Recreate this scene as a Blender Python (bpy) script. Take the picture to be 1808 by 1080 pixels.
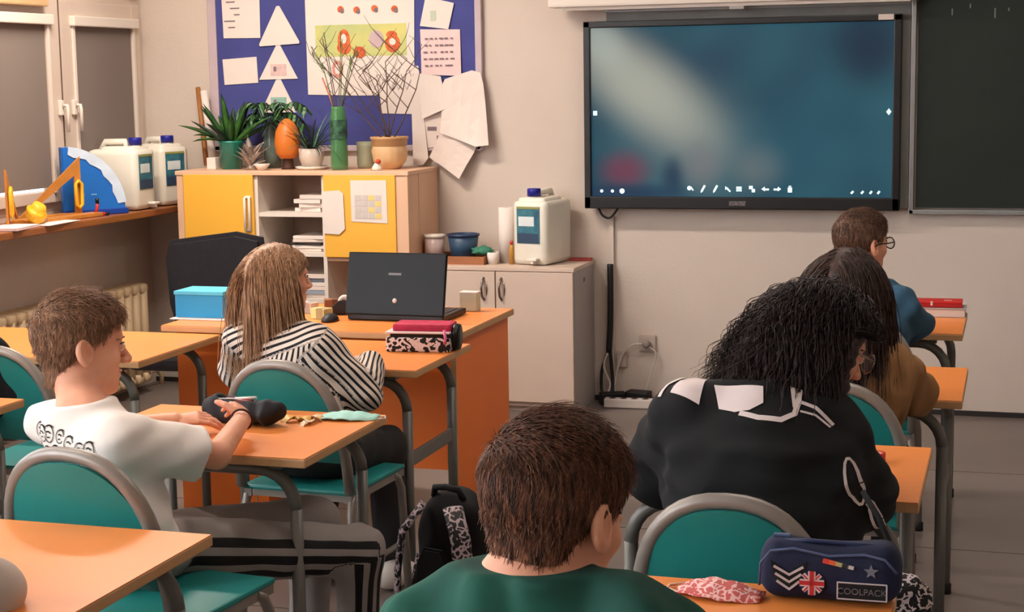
import bpy, bmesh, math, random
import numpy as np
from mathutils import Vector, Matrix
from mathutils.bvhtree import BVHTree

for o in list(bpy.data.objects):
    bpy.data.objects.remove(o, do_unlink=True)
SC = bpy.context.scene
COL = SC.collection

# ------------------------------------------------------------------ camera
CAM_H = 1.62
_p, _y, _r = math.radians(7.826), math.radians(17.25), math.radians(-0.902)
_f = Vector((-math.sin(_y) * math.cos(_p), math.cos(_y) * math.cos(_p), -math.sin(_p)))
_ri = Vector((math.cos(_y), math.sin(_y), 0))
_up = _ri.cross(_f)
_r2 = _ri * math.cos(_r) + _up * math.sin(_r)
_u2 = _up * math.cos(_r) - _ri * math.sin(_r)
cam_data = bpy.data.cameras.new('camera')
cam_data.sensor_width = 36
cam_data.lens = 2900 / 1808 * 36
cam_data.clip_start = 0.05
cam = bpy.data.objects.new('camera', cam_data)
cam.matrix_world = Matrix(((_r2.x, _u2.x, -_f.x, 0), (_r2.y, _u2.y, -_f.y, 0), (_r2.z, _u2.z, -_f.z, CAM_H), (0, 0, 0, 1)))
COL.objects.link(cam)
SC.camera = cam

# ------------------------------------------------------------------ world, daylight, exposure
W = bpy.data.worlds.new('daylight')
SC.world = W
W.use_nodes = True
W.node_tree.nodes['Background'].inputs[0].default_value = (0.92, 0.95, 1.0, 1)
W.node_tree.nodes['Background'].inputs[1].default_value = 2.0
SC.view_settings.view_transform = 'Standard'
SC.view_settings.look = 'None'
SC.view_settings.exposure = -0.08
SC.view_settings.gamma = 1.0
SC.view_settings.use_curve_mapping = False

def area_light(name, loc, size, direction, power, col):
    d = bpy.data.lights.new(name, 'AREA')
    d.shape = 'RECTANGLE'; d.size, d.size_y = size
    d.energy = power; d.color = col
    o = bpy.data.objects.new(name, d)
    o.location = loc
    o.rotation_euler = Vector(direction).to_track_quat('-Z', 'Y').to_euler()
    COL.objects.link(o)
    return o
# daylight entering through the unshaded windows further back on the left wall; the rearmost is added
area_light('unseen_window_light', (-4.66, 4.55, 1.95), (1.6, 1.9), (1, 0.12, -0.28), 75, (0.97, 0.97, 1.0))
area_light('unseen_window_light', (-4.66, 1.5, 1.95), (1.6, 1.9), (1, 0.12, -0.28), 165, (0.95, 0.97, 1.0))
area_light('unseen_window_light', (-4.66, -0.9, 1.95), (1.6, 1.9), (1, 0.25, -0.28), 225, (0.94, 0.97, 1.0))  # rear window light, added to brighten surfaces that face the camera

# ------------------------------------------------------------------ materials
def lin(c):
    return tuple(((v / 255) / 12.92 if v / 255 <= 0.04045 else ((v / 255 + 0.055) / 1.055) ** 2.4) for v in c)

MATS = {}
def mat(name, rgb, rough=0.6, metal=0.0, var=0.12, scale=8.0, bump=0.0, bscale=60.0, stretch=(1, 1, 1), coat=0.0,
        trans=0.0, alpha=1.0, rgb2=None, sheen=0.0, emit=0.0, detail=3.0, spec=0.5, ior=1.45):
    if name in MATS:
        return MATS[name]
    m = bpy.data.materials.new(name); m.use_nodes = True
    nt = m.node_tree; N = nt.nodes; L = nt.links
    b = N['Principled BSDF']
    c = lin(rgb); c2 = lin(rgb2) if rgb2 else tuple(v * (1 - var) for v in c)
    tc = N.new('ShaderNodeTexCoord'); mp = N.new('ShaderNodeMapping')
    mp.inputs['Scale'].default_value = stretch
    L.new(tc.outputs['Object'], mp.inputs['Vector'])
    nz = N.new('ShaderNodeTexNoise'); nz.inputs['Scale'].default_value = scale; nz.inputs['Detail'].default_value = detail
    L.new(mp.outputs[0], nz.inputs['Vector'])
    rp = N.new('ShaderNodeValToRGB')
    rp.color_ramp.elements[0].position = 0.35; rp.color_ramp.elements[0].color = (*c2, 1)
    rp.color_ramp.elements[1].position = 0.65; rp.color_ramp.elements[1].color = (*c, 1)
    L.new(nz.outputs['Fac'], rp.inputs['Fac'])
    L.new(rp.outputs['Color'], b.inputs['Base Color'])
    b.inputs['Roughness'].default_value = rough
    b.inputs['Metallic'].default_value = metal
    b.inputs['Specular IOR Level'].default_value = spec
    b.inputs['IOR'].default_value = ior
    b.inputs['Coat Weight'].default_value = coat
    b.inputs['Transmission Weight'].default_value = trans
    b.inputs['Alpha'].default_value = alpha
    b.inputs['Sheen Weight'].default_value = sheen
    if emit:
        L.new(rp.outputs['Color'], b.inputs['Emission Color']); b.inputs['Emission Strength'].default_value = emit
    if bump:
        bn = N.new('ShaderNodeTexNoise'); bn.inputs['Scale'].default_value = bscale; bn.inputs['Detail'].default_value = 4
        L.new(mp.outputs[0], bn.inputs['Vector'])
        bp = N.new('ShaderNodeBump'); bp.inputs['Strength'].default_value = bump; bp.inputs['Distance'].default_value = 0.01
        L.new(bn.outputs['Fac'], bp.inputs['Height']); L.new(bp.outputs[0], b.inputs['Normal'])
    MATS[name] = m
    return m

def stripe_mat(name, rgb_a, rgb_b, attr, lo, hi, rough=0.8):
    """colour b where the woven/printed stripe coordinate stored on the cloth falls between lo and hi (mod 1)"""
    m = mat(name, rgb_a, rough, var=0.08, scale=20)
    nt = m.node_tree; N = nt.nodes; L = nt.links; b = N['Principled BSDF']
    src = b.inputs['Base Color'].links[0].from_socket
    at = N.new('ShaderNodeAttribute'); at.attribute_name = attr
    fr = N.new('ShaderNodeMath'); fr.operation = 'FRACT'; L.new(at.outputs['Fac'], fr.inputs[0])
    g1 = N.new('ShaderNodeMath'); g1.operation = 'GREATER_THAN'; L.new(fr.outputs[0], g1.inputs[0]); g1.inputs[1].default_value = lo
    g2 = N.new('ShaderNodeMath'); g2.operation = 'LESS_THAN'; L.new(fr.outputs[0], g2.inputs[0]); g2.inputs[1].default_value = hi
    g3 = N.new('ShaderNodeMath'); g3.operation = 'MULTIPLY'; L.new(g1.outputs[0], g3.inputs[0]); L.new(g2.outputs[0], g3.inputs[1])
    mx = N.new('ShaderNodeMix'); mx.data_type = 'RGBA'
    L.new(g3.outputs[0], mx.inputs[0]); L.new(src, mx.inputs[6]); mx.inputs[7].default_value = (*lin(rgb_b), 1)
    L.new(mx.outputs[2], b.inputs['Base Color'])
    return m

# ------------------------------------------------------------------ mesh helpers
def box(bm, c, s, rz=0.0, bevel=0.0, rot=None):
    M = Matrix.Translation(c) @ (rot if rot is not None else Matrix.Rotation(rz, 4, 'Z')) @ Matrix.Diagonal((s[0], s[1], s[2], 1))
    r = bmesh.ops.create_cube(bm, size=1, matrix=M)
    if bevel:
        es = list({e for v in r['verts'] for e in v.link_edges})
        bmesh.ops.bevel(bm, geom=es, offset=bevel, segments=2, affect='EDGES', profile=0.6)

def tube(bm, pts, r, seg=8, closed=False, cap=True, rr=None, flat=None):
    pts = [Vector(p) for p in pts]; n = len(pts)
    rings = []; prev = None
    for i, p in enumerate(pts):
        if closed: t = pts[(i + 1) % n] - pts[i - 1]
        else: t = pts[min(i + 1, n - 1)] - pts[max(i - 1, 0)]
        t.normalize()
        if prev is None:
            a = Vector((0, 0, 1)) if abs(t.z) < 0.9 else Vector((1, 0, 0))
            u = t.cross(a).normalized()
        else:
            u = (prev - t * prev.dot(t))
            u = u.normalized() if u.length > 1e-6 else t.orthogonal().normalized()
        prev = u; v = t.cross(u)
        R = rr[i] if rr else r
        fy = flat if flat else 1.0
        rings.append([bm.verts.new(p + (u * math.cos(k * 2 * math.pi / seg) + v * math.sin(k * 2 * math.pi / seg) * fy) * R) for k in range(seg)])
    m = n if closed else n - 1
    for i in range(m):
        A, B = rings[i], rings[(i + 1) % n]
        for k in range(seg):
            f = bm.faces.new((A[k], A[(k + 1) % seg], B[(k + 1) % seg], B[k])); f.smooth = True
    if cap and not closed:
        bm.faces.new(rings[0][::-1]); bm.faces.new(rings[-1])

def lathe(bm, prof, seg=24, c=(0, 0, 0), wob=None):
    c = Vector(c); rings = []
    for j, (r, z) in enumerate(prof):
        if r < 1e-5: rings.append([bm.verts.new(c + Vector((0, 0, z)))])
        else:
            rings.append([bm.verts.new(c + Vector((r * (wob(k, j) if wob else 1) * math.cos(k * 2 * math.pi / seg), r * (wob(k, j) if wob else 1) * math.sin(k * 2 * math.pi / seg), z))) for k in range(seg)])
    for A, B in zip(rings, rings[1:]):
        if len(A) == 1 and len(B) == 1: continue
        for k in range(seg):
            k2 = (k + 1) % seg
            if len(A) == 1: f = bm.faces.new((A[0], B[k2], B[k]))
            elif len(B) == 1: f = bm.faces.new((A[k], A[k2], B[0]))
            else: f = bm.faces.new((A[k], A[k2], B[k2], B[k]))
            f.smooth = True

def prism(bm, poly, t, M=None, bevel=0.0):
    """outline in local x/z, extruded by t along +y; M places it"""
    M = M or Matrix()
    a = [bm.verts.new(M @ Vector((x, 0, z))) for x, z in poly]
    b = [bm.verts.new(M @ Vector((x, t, z))) for x, z in poly]
    n = len(poly)
    fs = [bm.faces.new(a), bm.faces.new(b[::-1])]
    for i in range(n):
        fs.append(bm.faces.new((a[i], b[i], b[(i + 1) % n], a[(i + 1) % n])))
    bmesh.ops.recalc_face_normals(bm, faces=fs)
    if bevel:
        es = [e for e in fs[0].edges] + [e for e in fs[1].edges]
        bmesh.ops.bevel(bm, geom=es, offset=bevel, segments=2, affect='EDGES')

def new_mesh(name, bm, m):
    me = bpy.data.meshes.new(name)
    bm.to_mesh(me); bm.free()
    for x in (m if isinstance(m, (list, tuple)) else [m]): me.materials.append(x)
    return me

def ob(name, bm, m, parent=None, loc=None, rot=None, smooth=False):
    me = new_mesh(name, bm, m)
    if smooth:
        for p in me.polygons: p.use_smooth = True
    o = bpy.data.objects.new(name, me); COL.objects.link(o)
    if parent: o.parent = parent
    if loc: o.location = loc
    if rot: o.rotation_euler = rot
    return o

def tag(o, label, cat, group=None):
    o['label'] = label; o['category'] = cat
    if group: o['group'] = group
    return o

def thing(name, label, cat, loc=(0, 0, 0), rz=0.0, group=None):
    o = bpy.data.objects.new(name, None); COL.objects.link(o)
    o.empty_display_size = 0.1
    o.location = loc; o.rotation_euler = (0, 0, rz)
    return tag(o, label, cat, group)

def struct(name, bm, m, label, parent=None, **k):
    o = ob(name, bm, m, parent, **k)
    o['kind'] = 'structure'; o['label'] = label
    return o

def B(name, m, parent, *boxes, bevel=0.0, **k):
    bm = bmesh.new()
    for bx in boxes: box(bm, bx[0], bx[1], bevel=bevel)
    return ob(name, bm, m, parent, **k)

def T(name, m, parent, *paths, r=0.01, seg=8, **k):
    bm = bmesh.new()
    for p in paths: tube(bm, p, r, seg)
    return ob(name, bm, m, parent, **k)

def LA(name, m, parent, prof, seg=24, c=(0, 0, 0), wob=None, **k):
    bm = bmesh.new(); lathe(bm, prof, seg, c, wob)
    return ob(name, bm, m, parent, **k)

def dup(root, loc, rz, label, group=None):
    r = root.copy(); COL.objects.link(r); r.location = loc; r.rotation_euler = (0, 0, rz); r['label'] = label
    if group: r['group'] = group
    for ch in list(root.children):
        c = ch.copy(); COL.objects.link(c); c.parent = r
        for g in list(ch.children):
            d = g.copy(); COL.objects.link(d); d.parent = c
    return r

def arc(c, r, a0, a1, n, ax=(0, 2), fixed=0.0):
    out = []
    for i in range(n + 1):
        a = a0 + (a1 - a0) * i / n
        p = [fixed, fixed, fixed]; p[ax[0]] = c[0] + r * math.cos(a); p[ax[1]] = c[1] + r * math.sin(a)
        out.append(tuple(p))
    return out
PI = math.pi
# ------------------------------------------------------------------ the room
XL, XR, YF, YB, ZC = -4.55, 2.6, 7.993, -2.2, 3.1
m_wall = mat('wall_paint', (206, 192, 180), 0.85, var=0.05, scale=2.2, bump=0.12, bscale=90)
m_ceil = mat('ceiling_paint', (225, 218, 208), 0.9, var=0.04, scale=2)
m_white = mat('white_paint', (225, 214, 203), 0.5, var=0.04, scale=4)
m_pvc = mat('window_pvc', (208, 190, 176), 0.42, var=0.05, scale=4)

def floor_mat():
    m = mat('floor_linoleum', (128, 116, 110), 0.33, var=0.22, scale=1.4, bump=0.05, bscale=120)
    nt = m.node_tree; N = nt.nodes; L = nt.links; b = N['Principled BSDF']
    src = b.inputs['Base Color'].links[0].from_socket
    sp = N.new('ShaderNodeTexNoise'); sp.inputs['Scale'].default_value = 160; sp.inputs['Detail'].default_value = 2
    tc = N.new('ShaderNodeTexCoord'); L.new(tc.outputs['Object'], sp.inputs['Vector'])
    mx = N.new('ShaderNodeMix'); mx.data_type = 'RGBA'; mx.blend_type = 'MULTIPLY'; mx.inputs[0].default_value = 0.3
    L.new(src, mx.inputs[6]); L.new(sp.outputs['Color'], mx.inputs[7]); L.new(mx.outputs[2], b.inputs['Base Color'])
    return m
m_floor = floor_mat()
bm = bmesh.new(); box(bm, ((XL + XR) / 2, (YB + YF) / 2, -0.055), (XR - XL + 0.6, YF - YB + 0.6, 0.1))
floor = struct('floor', bm, m_floor, 'grey linoleum floor laid in wide sheets')
# sheets of linoleum laid across the room with dark joints between them
m_sheet = m_floor
yy = YB - 0.2; sheet_mesh = None
for i in range(9):
    y0, y1 = YF - 0.43 * 0 - 1.16 * (i + 1), YF - 1.16 * i
    bm = bmesh.new(); box(bm, ((XL + XR) / 2, (y0 + y1) / 2, -0.0025), (XR - XL, 1.16 - 0.008, 0.005))
    s = ob('floor_sheet', bm, m_sheet, floor)
bm = bmesh.new(); box(bm, ((XL + XR) / 2, (YB + YF) / 2, ZC + 0.05), (XR - XL + 0.6, YF - YB + 0.6, 0.1))
struct('ceiling', bm, m_ceil, 'white painted ceiling')
bm = bmesh.new(); box(bm, ((XL + XR) / 2, YF + 0.1, ZC / 2), (XR - XL + 0.6, 0.2, ZC))
struct('wall_front', bm, m_wall, 'cream painted front wall behind the screen')
bm = bmesh.new(); box(bm, (XR + 0.1, (YB + YF) / 2, ZC / 2), (0.2, YF - YB, ZC))
struct('wall_right', bm, m_wall, 'cream painted wall on the right of the room')
bm = bmesh.new(); box(bm, ((XL + XR) / 2, YB - 0.1, ZC / 2), (XR - XL + 0.6, 0.2, ZC))
struct('wall_back', bm, m_wall, 'cream painted wall at the back of the room')
WINS = [(6.27, 7.945), (3.75, 5.35), (0.7, 2.3), (-1.7, -0.1)]   # along y; the last is unseen, added to let in light from behind
WZ0, WZ1 = 1.02, 2.85
bm = bmesh.new(); t = 0.22; cxw = XL - t / 2
box(bm, (cxw, (YB + YF) / 2, WZ0 / 2), (t, YF - YB, WZ0))
box(bm, (cxw, (YB + YF) / 2, (WZ1 + ZC) / 2), (t, YF - YB, ZC - WZ1))
edges = [YB] + [v for w in sorted(WINS) for v in w] + [YF]
for a, b_ in zip(edges[0::2], edges[1::2]):
    box(bm, (cxw, (a + b_) / 2, (WZ0 + WZ1) / 2), (t, b_ - a, WZ1 - WZ0))
m_walll = mat('wall_paint_below_sill', (214, 200, 188), 0.8, var=0.06, scale=2.5, bump=0.1, bscale=80)
struct('wall_left', bm, m_walll, 'window wall painted grey-beige, left side of the room')
bm = bmesh.new(); box(bm, ((XL + XR) / 2, YF - 0.006, 0.012), (XR - XL, 0.012, 0.024))
struct('baseboard_front', bm, mat('dark_skirting', (40, 36, 36), 0.5), 'thin dark skirting strip along the front wall')

m_glass = mat('window_glass', (235, 240, 245), 0.02, trans=1.0, var=0.0, ior=1.02)
m_blind = mat('blind_fabric', (128, 116, 109), 0.95, var=0.10, scale=1.5, bump=0.05, bscale=300, stretch=(1, 1, 0.3))
m_dark = mat('dark_gap', (60, 48, 42), 0.7)
m_seal = mat('window_seal', (105, 85, 72), 0.7)
def window(n, y0, y1, blinds):
    root = thing('window_%d' % n, '', '', (XL, y0, WZ0))
    del root['category']; root['kind'] = 'structure'
    root['label'] = 'white two-sash window with grey blinds drawn down' if blinds else 'white two-sash window without blinds, unseen further back'
    w, h = y1 - y0, WZ1 - WZ0
    zt = 2.045 - WZ0           # rail between sashes and the transom light
    d = 0.07
    B('window_frame', m_pvc, root, ((-0.03, 0.02, h / 2), (d, 0.04, h)), ((-0.03, w - 0.012, h / 2), (d, 0.024, h)),
      ((-0.03, w / 2, h - 0.02), (d - 0.004, w - 0.004, 0.04)), ((-0.03, w / 2, 0.02), (d - 0.004, w - 0.004, 0.04)), ((-0.03, w / 2, zt + 0.03), (d - 0.004, w - 0.004, 0.06)), ((-0.03, 0.875 if n == 1 else w / 2, zt / 2), (d - 0.008, 0.05, zt)), bevel=0.004)
    ym = 7.145 - 6.27 if n == 1 else w / 2
    for k, (a, b_) in enumerate(((0.04, ym - 0.004), (ym + 0.004, w - 0.024))):
        z0, z1 = 0.04, zt
        fw = 0.112 if n == 1 else 0.08
        fr = 0.082 if n == 1 else 0.08
        L_, R_ = (fw, fw) if k == 0 else (fw + 0.008, fr)
        s = B('sash', m_pvc, root, ((0.0, (a + a + L_) / 2, (z0 + z1) / 2), (0.06, L_, z1 - z0)), ((0.0, b_ - R_ / 2, (z0 + z1) / 2), (0.06, R_, z1 - z0)),
              ((0.0, (a + b_) / 2, z1 - 0.055), (0.056, b_ - a - 0.004, 0.108)), ((0.0, (a + b_) / 2, z0 + 0.03), (0.056, b_ - a - 0.004, 0.058)), bevel=0.005)
        B('pane', m_glass, s, ((-0.01, (a + b_) / 2, (z0 + z1) / 2), (0.006, b_ - a - 0.15, z1 - z0 - 0.15)))
        if blinds:
            ga, gb = a + L_, b_ - R_
            B('blind_cassette', m_white, s, ((0.04, (ga + gb) / 2, z1 - 0.10), (0.04, gb - ga + 0.06, 0.05)), bevel=0.006)
            B('blind_guide', m_white, s, ((0.034, ga - 0.006, (z0 + z1) / 2 - 0.03), (0.012, 0.018, z1 - z0 - 0.16)))
            B('blind_guide', m_white, s, ((0.034, gb + 0.006, (z0 + z1) / 2 - 0.03), (0.012, 0.018, z1 - z0 - 0.16)))
            zb = 0.116 if k == 0 else 0.062
            B('blind', m_blind, s, ((0.018, (ga + gb) / 2, (zb + z1 - 0.1) / 2), (0.004, gb - ga + 0.02, z1 - 0.1 - zb)))
    B('seal_strip', m_seal, root, ((0.028, ym, zt / 2 + 0.02), (0.006, 0.008, zt - 0.04)))
    for k, dy in enumerate((-0.035, 0.085)):
        hd = B('handle', m_white, root, ((0.04, ym + dy, 0.50), (0.02, 0.03, 0.075)), bevel=0.006)
        T('lever', m_white, hd, [(0.055, ym + dy, 0.51), (0.075, ym + dy, 0.51), (0.078, ym + dy, 0.49), (0.075, ym + dy, 0.38)], r=0.009)
    # transom light
    B('transom_sash', m_pvc, root, ((0, 0.08, (zt + h) / 2), (0.06, 0.08, h - zt - 0.08)), ((0, w - 0.06, (zt + h) / 2), (0.06, 0.08, h - zt - 0.08)),
      ((0, w / 2, h - 0.08), (0.056, w - 0.084, 0.078)), ((0, w / 2, zt + 0.09), (0.056, w - 0.084, 0.058)), bevel=0.005)
    B('transom_pane', m_blind if blinds else m_glass, root, ((-0.01, w / 2, (zt + h) / 2), (0.006, w - 0.2, h - zt - 0.14)))
    if blinds:
        v = B('vent', mat('vent_beige', (205, 170, 125), 0.5), root, ((0.055, 0.52, zt - 0.004), (0.05, 0.40, 0.075)), bevel=0.008)
        B('vent_slot', m_dark, v, ((0.081, 0.5, zt + 0.0), (0.004, 0.30, 0.008)))
    return root
for n, (a, b_) in enumerate(WINS): window(n + 1, a, b_, n == 0)

# wooden window sill running the length of the wall
m_wood = mat('sill_wood', (150, 88, 48), 0.4, var=0.25, scale=6, stretch=(6, 0.6, 6), coat=0.2)
bm = bmesh.new(); box(bm, (-4.385, 2.9, 0.978), (0.33, YF * 2 - 5.8 - 0.02, 0.035), bevel=0.006)
struct('trim_1', bm, m_wood, 'brown wooden window sill above the radiator')

# ------------------------------------------------------------------ radiator: each section a part
m_rad = mat('radiator_enamel', (222, 196, 158), 0.45, var=0.08, scale=5)
rad = thing('radiator', 'cream cast-iron column radiator below the window sill', 'radiator', (-4.47, 6.0, 0))
bm = bmesh.new()
for dx in (-0.05, 0.05):
    tube(bm, [(dx, 0, 0.09), (dx, 0, 0.56)], 0.026, 10)
for z, c in ((0.56, 0.022), (0.09, 0.0)):
    box(bm, (0, 0, z), (0.15, 0.062, 0.055), bevel=0.02)
sec = new_mesh('radiator_section', bm, m_rad)
for i in range(22):
    s = bpy.data.objects.new('radiator_section', sec); COL.objects.link(s); s.parent = rad; s.location = (0, 0.08 * i - 0.03, 0)
for p in sec.polygons: p.use_smooth = True
T('supply_pipe', m_rad, rad, [(0, 1.68, 0.09), (0, 1.85, 0.09), (0, 1.9, 0.05), (0, 1.9, 0.0)], r=0.013)
for fy in (0.3, 1.3): T('foot', m_rad, rad, [(0, fy, 0.08), (0, fy, 0.0)], r=0.02)

# ------------------------------------------------------------------ ceiling lamps (above the picture)
m_tube = mat('lamp_tube', (255, 236, 214), 0.5, var=0, emit=1.2)
def ceiling_lamp(x, y, label, power, col=(1.0, 0.92, 0.84)):
    t = thing('ceiling_lamp', label, 'lamp', (x, y, ZC), 0, 'ceiling lamps')
    B('housing', m_white, t, ((0, 0, -0.04), (1.25, 0.2, 0.06)), bevel=0.01)
    T('lamp_tube', m_tube, t, [(-0.58, -0.05, -0.085), (0.58, -0.05, -0.085)], [(-0.58, 0.05, -0.085), (0.58, 0.05, -0.085)], r=0.014)
    if power:
        a = area_light('lamp_light', (0, 0, -0.11), (1.2, 0.18), (0, 0, -1), power, col); a.parent = t
ceiling_lamp(-3.5, 6.2, 'long ceiling lamp nearest the bulletin board corner', 94, (1.0, 0.88, 0.76))
ceiling_lamp(-0.6, 6.2, 'long ceiling lamp nearest the blackboard', 15)
ceiling_lamp(-3.0, 3.2, 'long ceiling lamp above the left desks', 24, (1.0, 0.88, 0.76))
ceiling_lamp(-0.2, 4.5, 'long ceiling lamp above the right desks', 18)
# ------------------------------------------------------------------ front wall: boards, screen, display
m_alu = mat('aluminium_frame', (150, 150, 148), 0.4, metal=0.6, var=0.06)
m_board = mat('blackboard_green', (27, 37, 29), 0.7, var=0.25, scale=1.5, rgb2=(20, 28, 22))
m_black = mat('black_plastic', (14, 13, 14), 0.38, var=0.2)
m_chalk = mat('chalk_mark', (120, 125, 118), 0.9)
bb = thing('blackboard', 'dark green blackboard on the front wall, right of the display', 'blackboard', (-0.49, YF - 0.05, 0.975))
B('board_panel', m_board, bb, ((1.1, 0.03, 0.66), (2.16, 0.03, 1.28)))
B('board_frame', m_alu, bb, ((0.0, 0.022, 0.66), (0.022, 0.05, 1.34)), ((1.1, 0.022, 0.0), (2.22, 0.05, 0.022)), ((1.1, 0.022, 1.32), (2.22, 0.05, 0.022)), ((2.2, 0.022, 0.66), (0.022, 0.05, 1.34)), bevel=0.003)
for x, z, h in ((0.17, 0.925, 0.03), (0.25, 0.95, 0.02), (0.36, 0.915, 0.045), (0.42, 0.93, 0.015)):
    B('chalk_mark', m_chalk, bb, ((x, 0.0135, z), (0.006, 0.002, h)))
bp = thing('back_board', 'grey panel of the wall board showing around the display', 'board', (-1.235, YF - 0.03, 0.99))
B('board_panel', mat('grey_board', (128, 126, 122), 0.6), bp, ((0, 0.015, 0.48), (1.46, 0.026, 0.955)))
B('board_rail', m_alu, bp, ((0, 0.0, 0.962), (1.47, 0.02, 0.02)))
ps = thing('projector_screen', 'white rolled-up projector screen case above the display', 'projector screen', (-1.33, YF, 1.965))
B('case', m_white, ps, ((0, -0.125, 0.07), (1.78, 0.12, 0.14)), bevel=0.012)
for bx_ in (-0.7, 0.3): B('bracket', m_alu, ps, ((bx_, -0.033, 0.11), (0.05, 0.066, 0.04)))
B('end_cap', mat('cap_grey', (190, 186, 182), 0.5), ps, ((0.885, -0.125, 0.07), (0.03, 0.124, 0.144)), bevel=0.008)
B('bottom_bar', m_white, ps, ((0, -0.15, -0.005), (1.66, 0.02, 0.02)), bevel=0.004)
B('pull_tab', mat('tab_grey', (165, 160, 155), 0.5), ps, ((0.03, -0.15, -0.02), (0.07, 0.012, 0.02)), bevel=0.003)

def screen_mat():
    m = bpy.data.materials.new('display_picture'); m.use_nodes = True
    nt = m.node_tree; N = nt.nodes; L = nt.links; b = N['Principled BSDF']
    tc = N.new('ShaderNodeTexCoord')
    nz = N.new('ShaderNodeTexNoise'); nz.inputs['Scale'].default_value = 2.2; nz.inputs['Detail'].default_value = 1
    L.new(tc.outputs['Object'], nz.inputs['Vector'])
    rp = N.new('ShaderNodeValToRGB')
    rp.color_ramp.elements[0].position = 0.3; rp.color_ramp.elements[0].color = (*lin((33, 66, 84)), 1)
    rp.color_ramp.elements[1].position = 0.7; rp.color_ramp.elements[1].color = (*lin((46, 94, 108)), 1)
    L.new(nz.outputs['Fac'], rp.inputs['Fac']); cur = rp.outputs['Color']
    # picture blobs: centre x, z (metres from screen centre), radii, tilt, colour, strength
    for cx_, cz_, rx, rz_, a, col, st in ((0.62, 0.30, 0.30, 0.34, 0, (28, 48, 66), 0.9), (-0.12, 0.24, 0.26, 0.2, 0, (38, 66, 88), 0.7),
                                         (-0.26, -0.08, 0.62, 0.42, 0.5, (104, 120, 122), 0.75), (-0.48, 0.14, 0.74, 0.30, 0.66, (178, 178, 164), 0.9), (-0.68, 0.36, 0.26, 0.16, 0.7, (186, 194, 184), 0.5),
                                         (-0.56, -0.27, 0.20, 0.15, 0, (120, 58, 78), 0.8), (-0.32, -0.30, 0.10, 0.16, 0, (36, 62, 84), 0.9),
                                         (-0.18, -0.24, 0.16, 0.2, 0, (122, 122, 124), 0.7), (0.1, -0.25, 0.2, 0.17, 0, (112, 122, 122), 0.75),
                                         (0.3, -0.1, 0.5, 0.5, 0, (38, 88, 106), 0.5), (-0.6, -0.38, 0.6, 0.08, 0, (32, 56, 84), 0.9)):
        mp = N.new('ShaderNodeMapping'); mp.vector_type = 'TEXTURE'
        mp.inputs['Location'].default_value = (cx_, 0, cz_); mp.inputs['Rotation'].default_value = (0, a, 0); mp.inputs['Scale'].default_value = (rx, 50, rz_)
        L.new(tc.outputs['Object'], mp.inputs['Vector'])
        g = N.new('ShaderNodeTexGradient'); g.gradient_type = 'SPHERICAL'; L.new(mp.outputs[0], g.inputs[0])
        r2 = N.new('ShaderNodeMapRange'); r2.interpolation_type = 'SMOOTHERSTEP'; r2.inputs['To Max'].default_value = st; L.new(g.outputs['Fac'], r2.inputs['Value'])
        mx = N.new('ShaderNodeMix'); mx.data_type = 'RGBA'; L.new(r2.outputs[0], mx.inputs[0]); L.new(cur, mx.inputs[6]); mx.inputs[7].default_value = (*lin(col), 1)
        cur = mx.outputs[2]
    b.inputs['Base Color'].default_value = (0.005, 0.005, 0.006, 1); b.inputs['Roughness'].default_value = 0.5; b.inputs['Specular IOR Level'].default_value = 0.12
    L.new(cur, b.inputs['Emission Color']); b.inputs['Emission Strength'].default_value = 0.95
    return m
tvw, tvh = 1.524, 0.914
tv = thing('interactive_display', 'large black-framed interactive display showing a blurred teal picture', 'display', (-1.303, 7.90, 1.44))
B('display_body', m_black, tv, ((0, 0.042, 0), (tvw, 0.044, tvh)), bevel=0.006)
B('bezel', m_black, tv, ((-tvw / 2 + 0.017, 0.008, 0), (0.034, 0.03, tvh)), ((tvw / 2 - 0.018, 0.008, 0), (0.036, 0.03, tvh)),
  ((0, 0.008, tvh / 2 - 0.016), (tvw, 0.03, 0.032)), ((0, 0.008, -tvh / 2 + 0.03), (tvw, 0.03, 0.06)), bevel=0.005)
B('screen', screen_mat(), tv, ((0, 0.017, 0.014), (1.46, 0.006, 0.83)))
m_icon = mat('screen_icon', (205, 235, 240), 0.6, var=0, emit=0.9)
m_icond = mat('screen_icon_shadow', (10, 28, 44), 0.6, var=0)
def icon(x, z, polys):
    bm = bmesh.new()
    for poly in polys: prism(bm, poly, 0.002, Matrix.Translation((x, 0.0115, z)))
    ob('screen_icon', bm, m_icon, tv)
def rotp(pts, a): return [(x * math.cos(a) - z * math.sin(a), x * math.sin(a) + z * math.cos(a)) for x, z in pts]
def rect(w, h, cx=0, cz=0): return [(cx - w / 2, cz - h / 2), (cx + w / 2, cz - h / 2), (cx + w / 2, cz + h / 2), (cx - w / 2, cz + h / 2)]
def disc(r, cx=0, cz=0, n=10): return [(cx + r * math.cos(i * 2 * PI / n), cz + r * math.sin(i * 2 * PI / n)) for i in range(n)]
pen = [rotp([(-0.005, -0.012), (0, -0.022), (0.005, -0.012), (0.005, 0.02), (-0.005, 0.02)], -0.5)]
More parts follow.
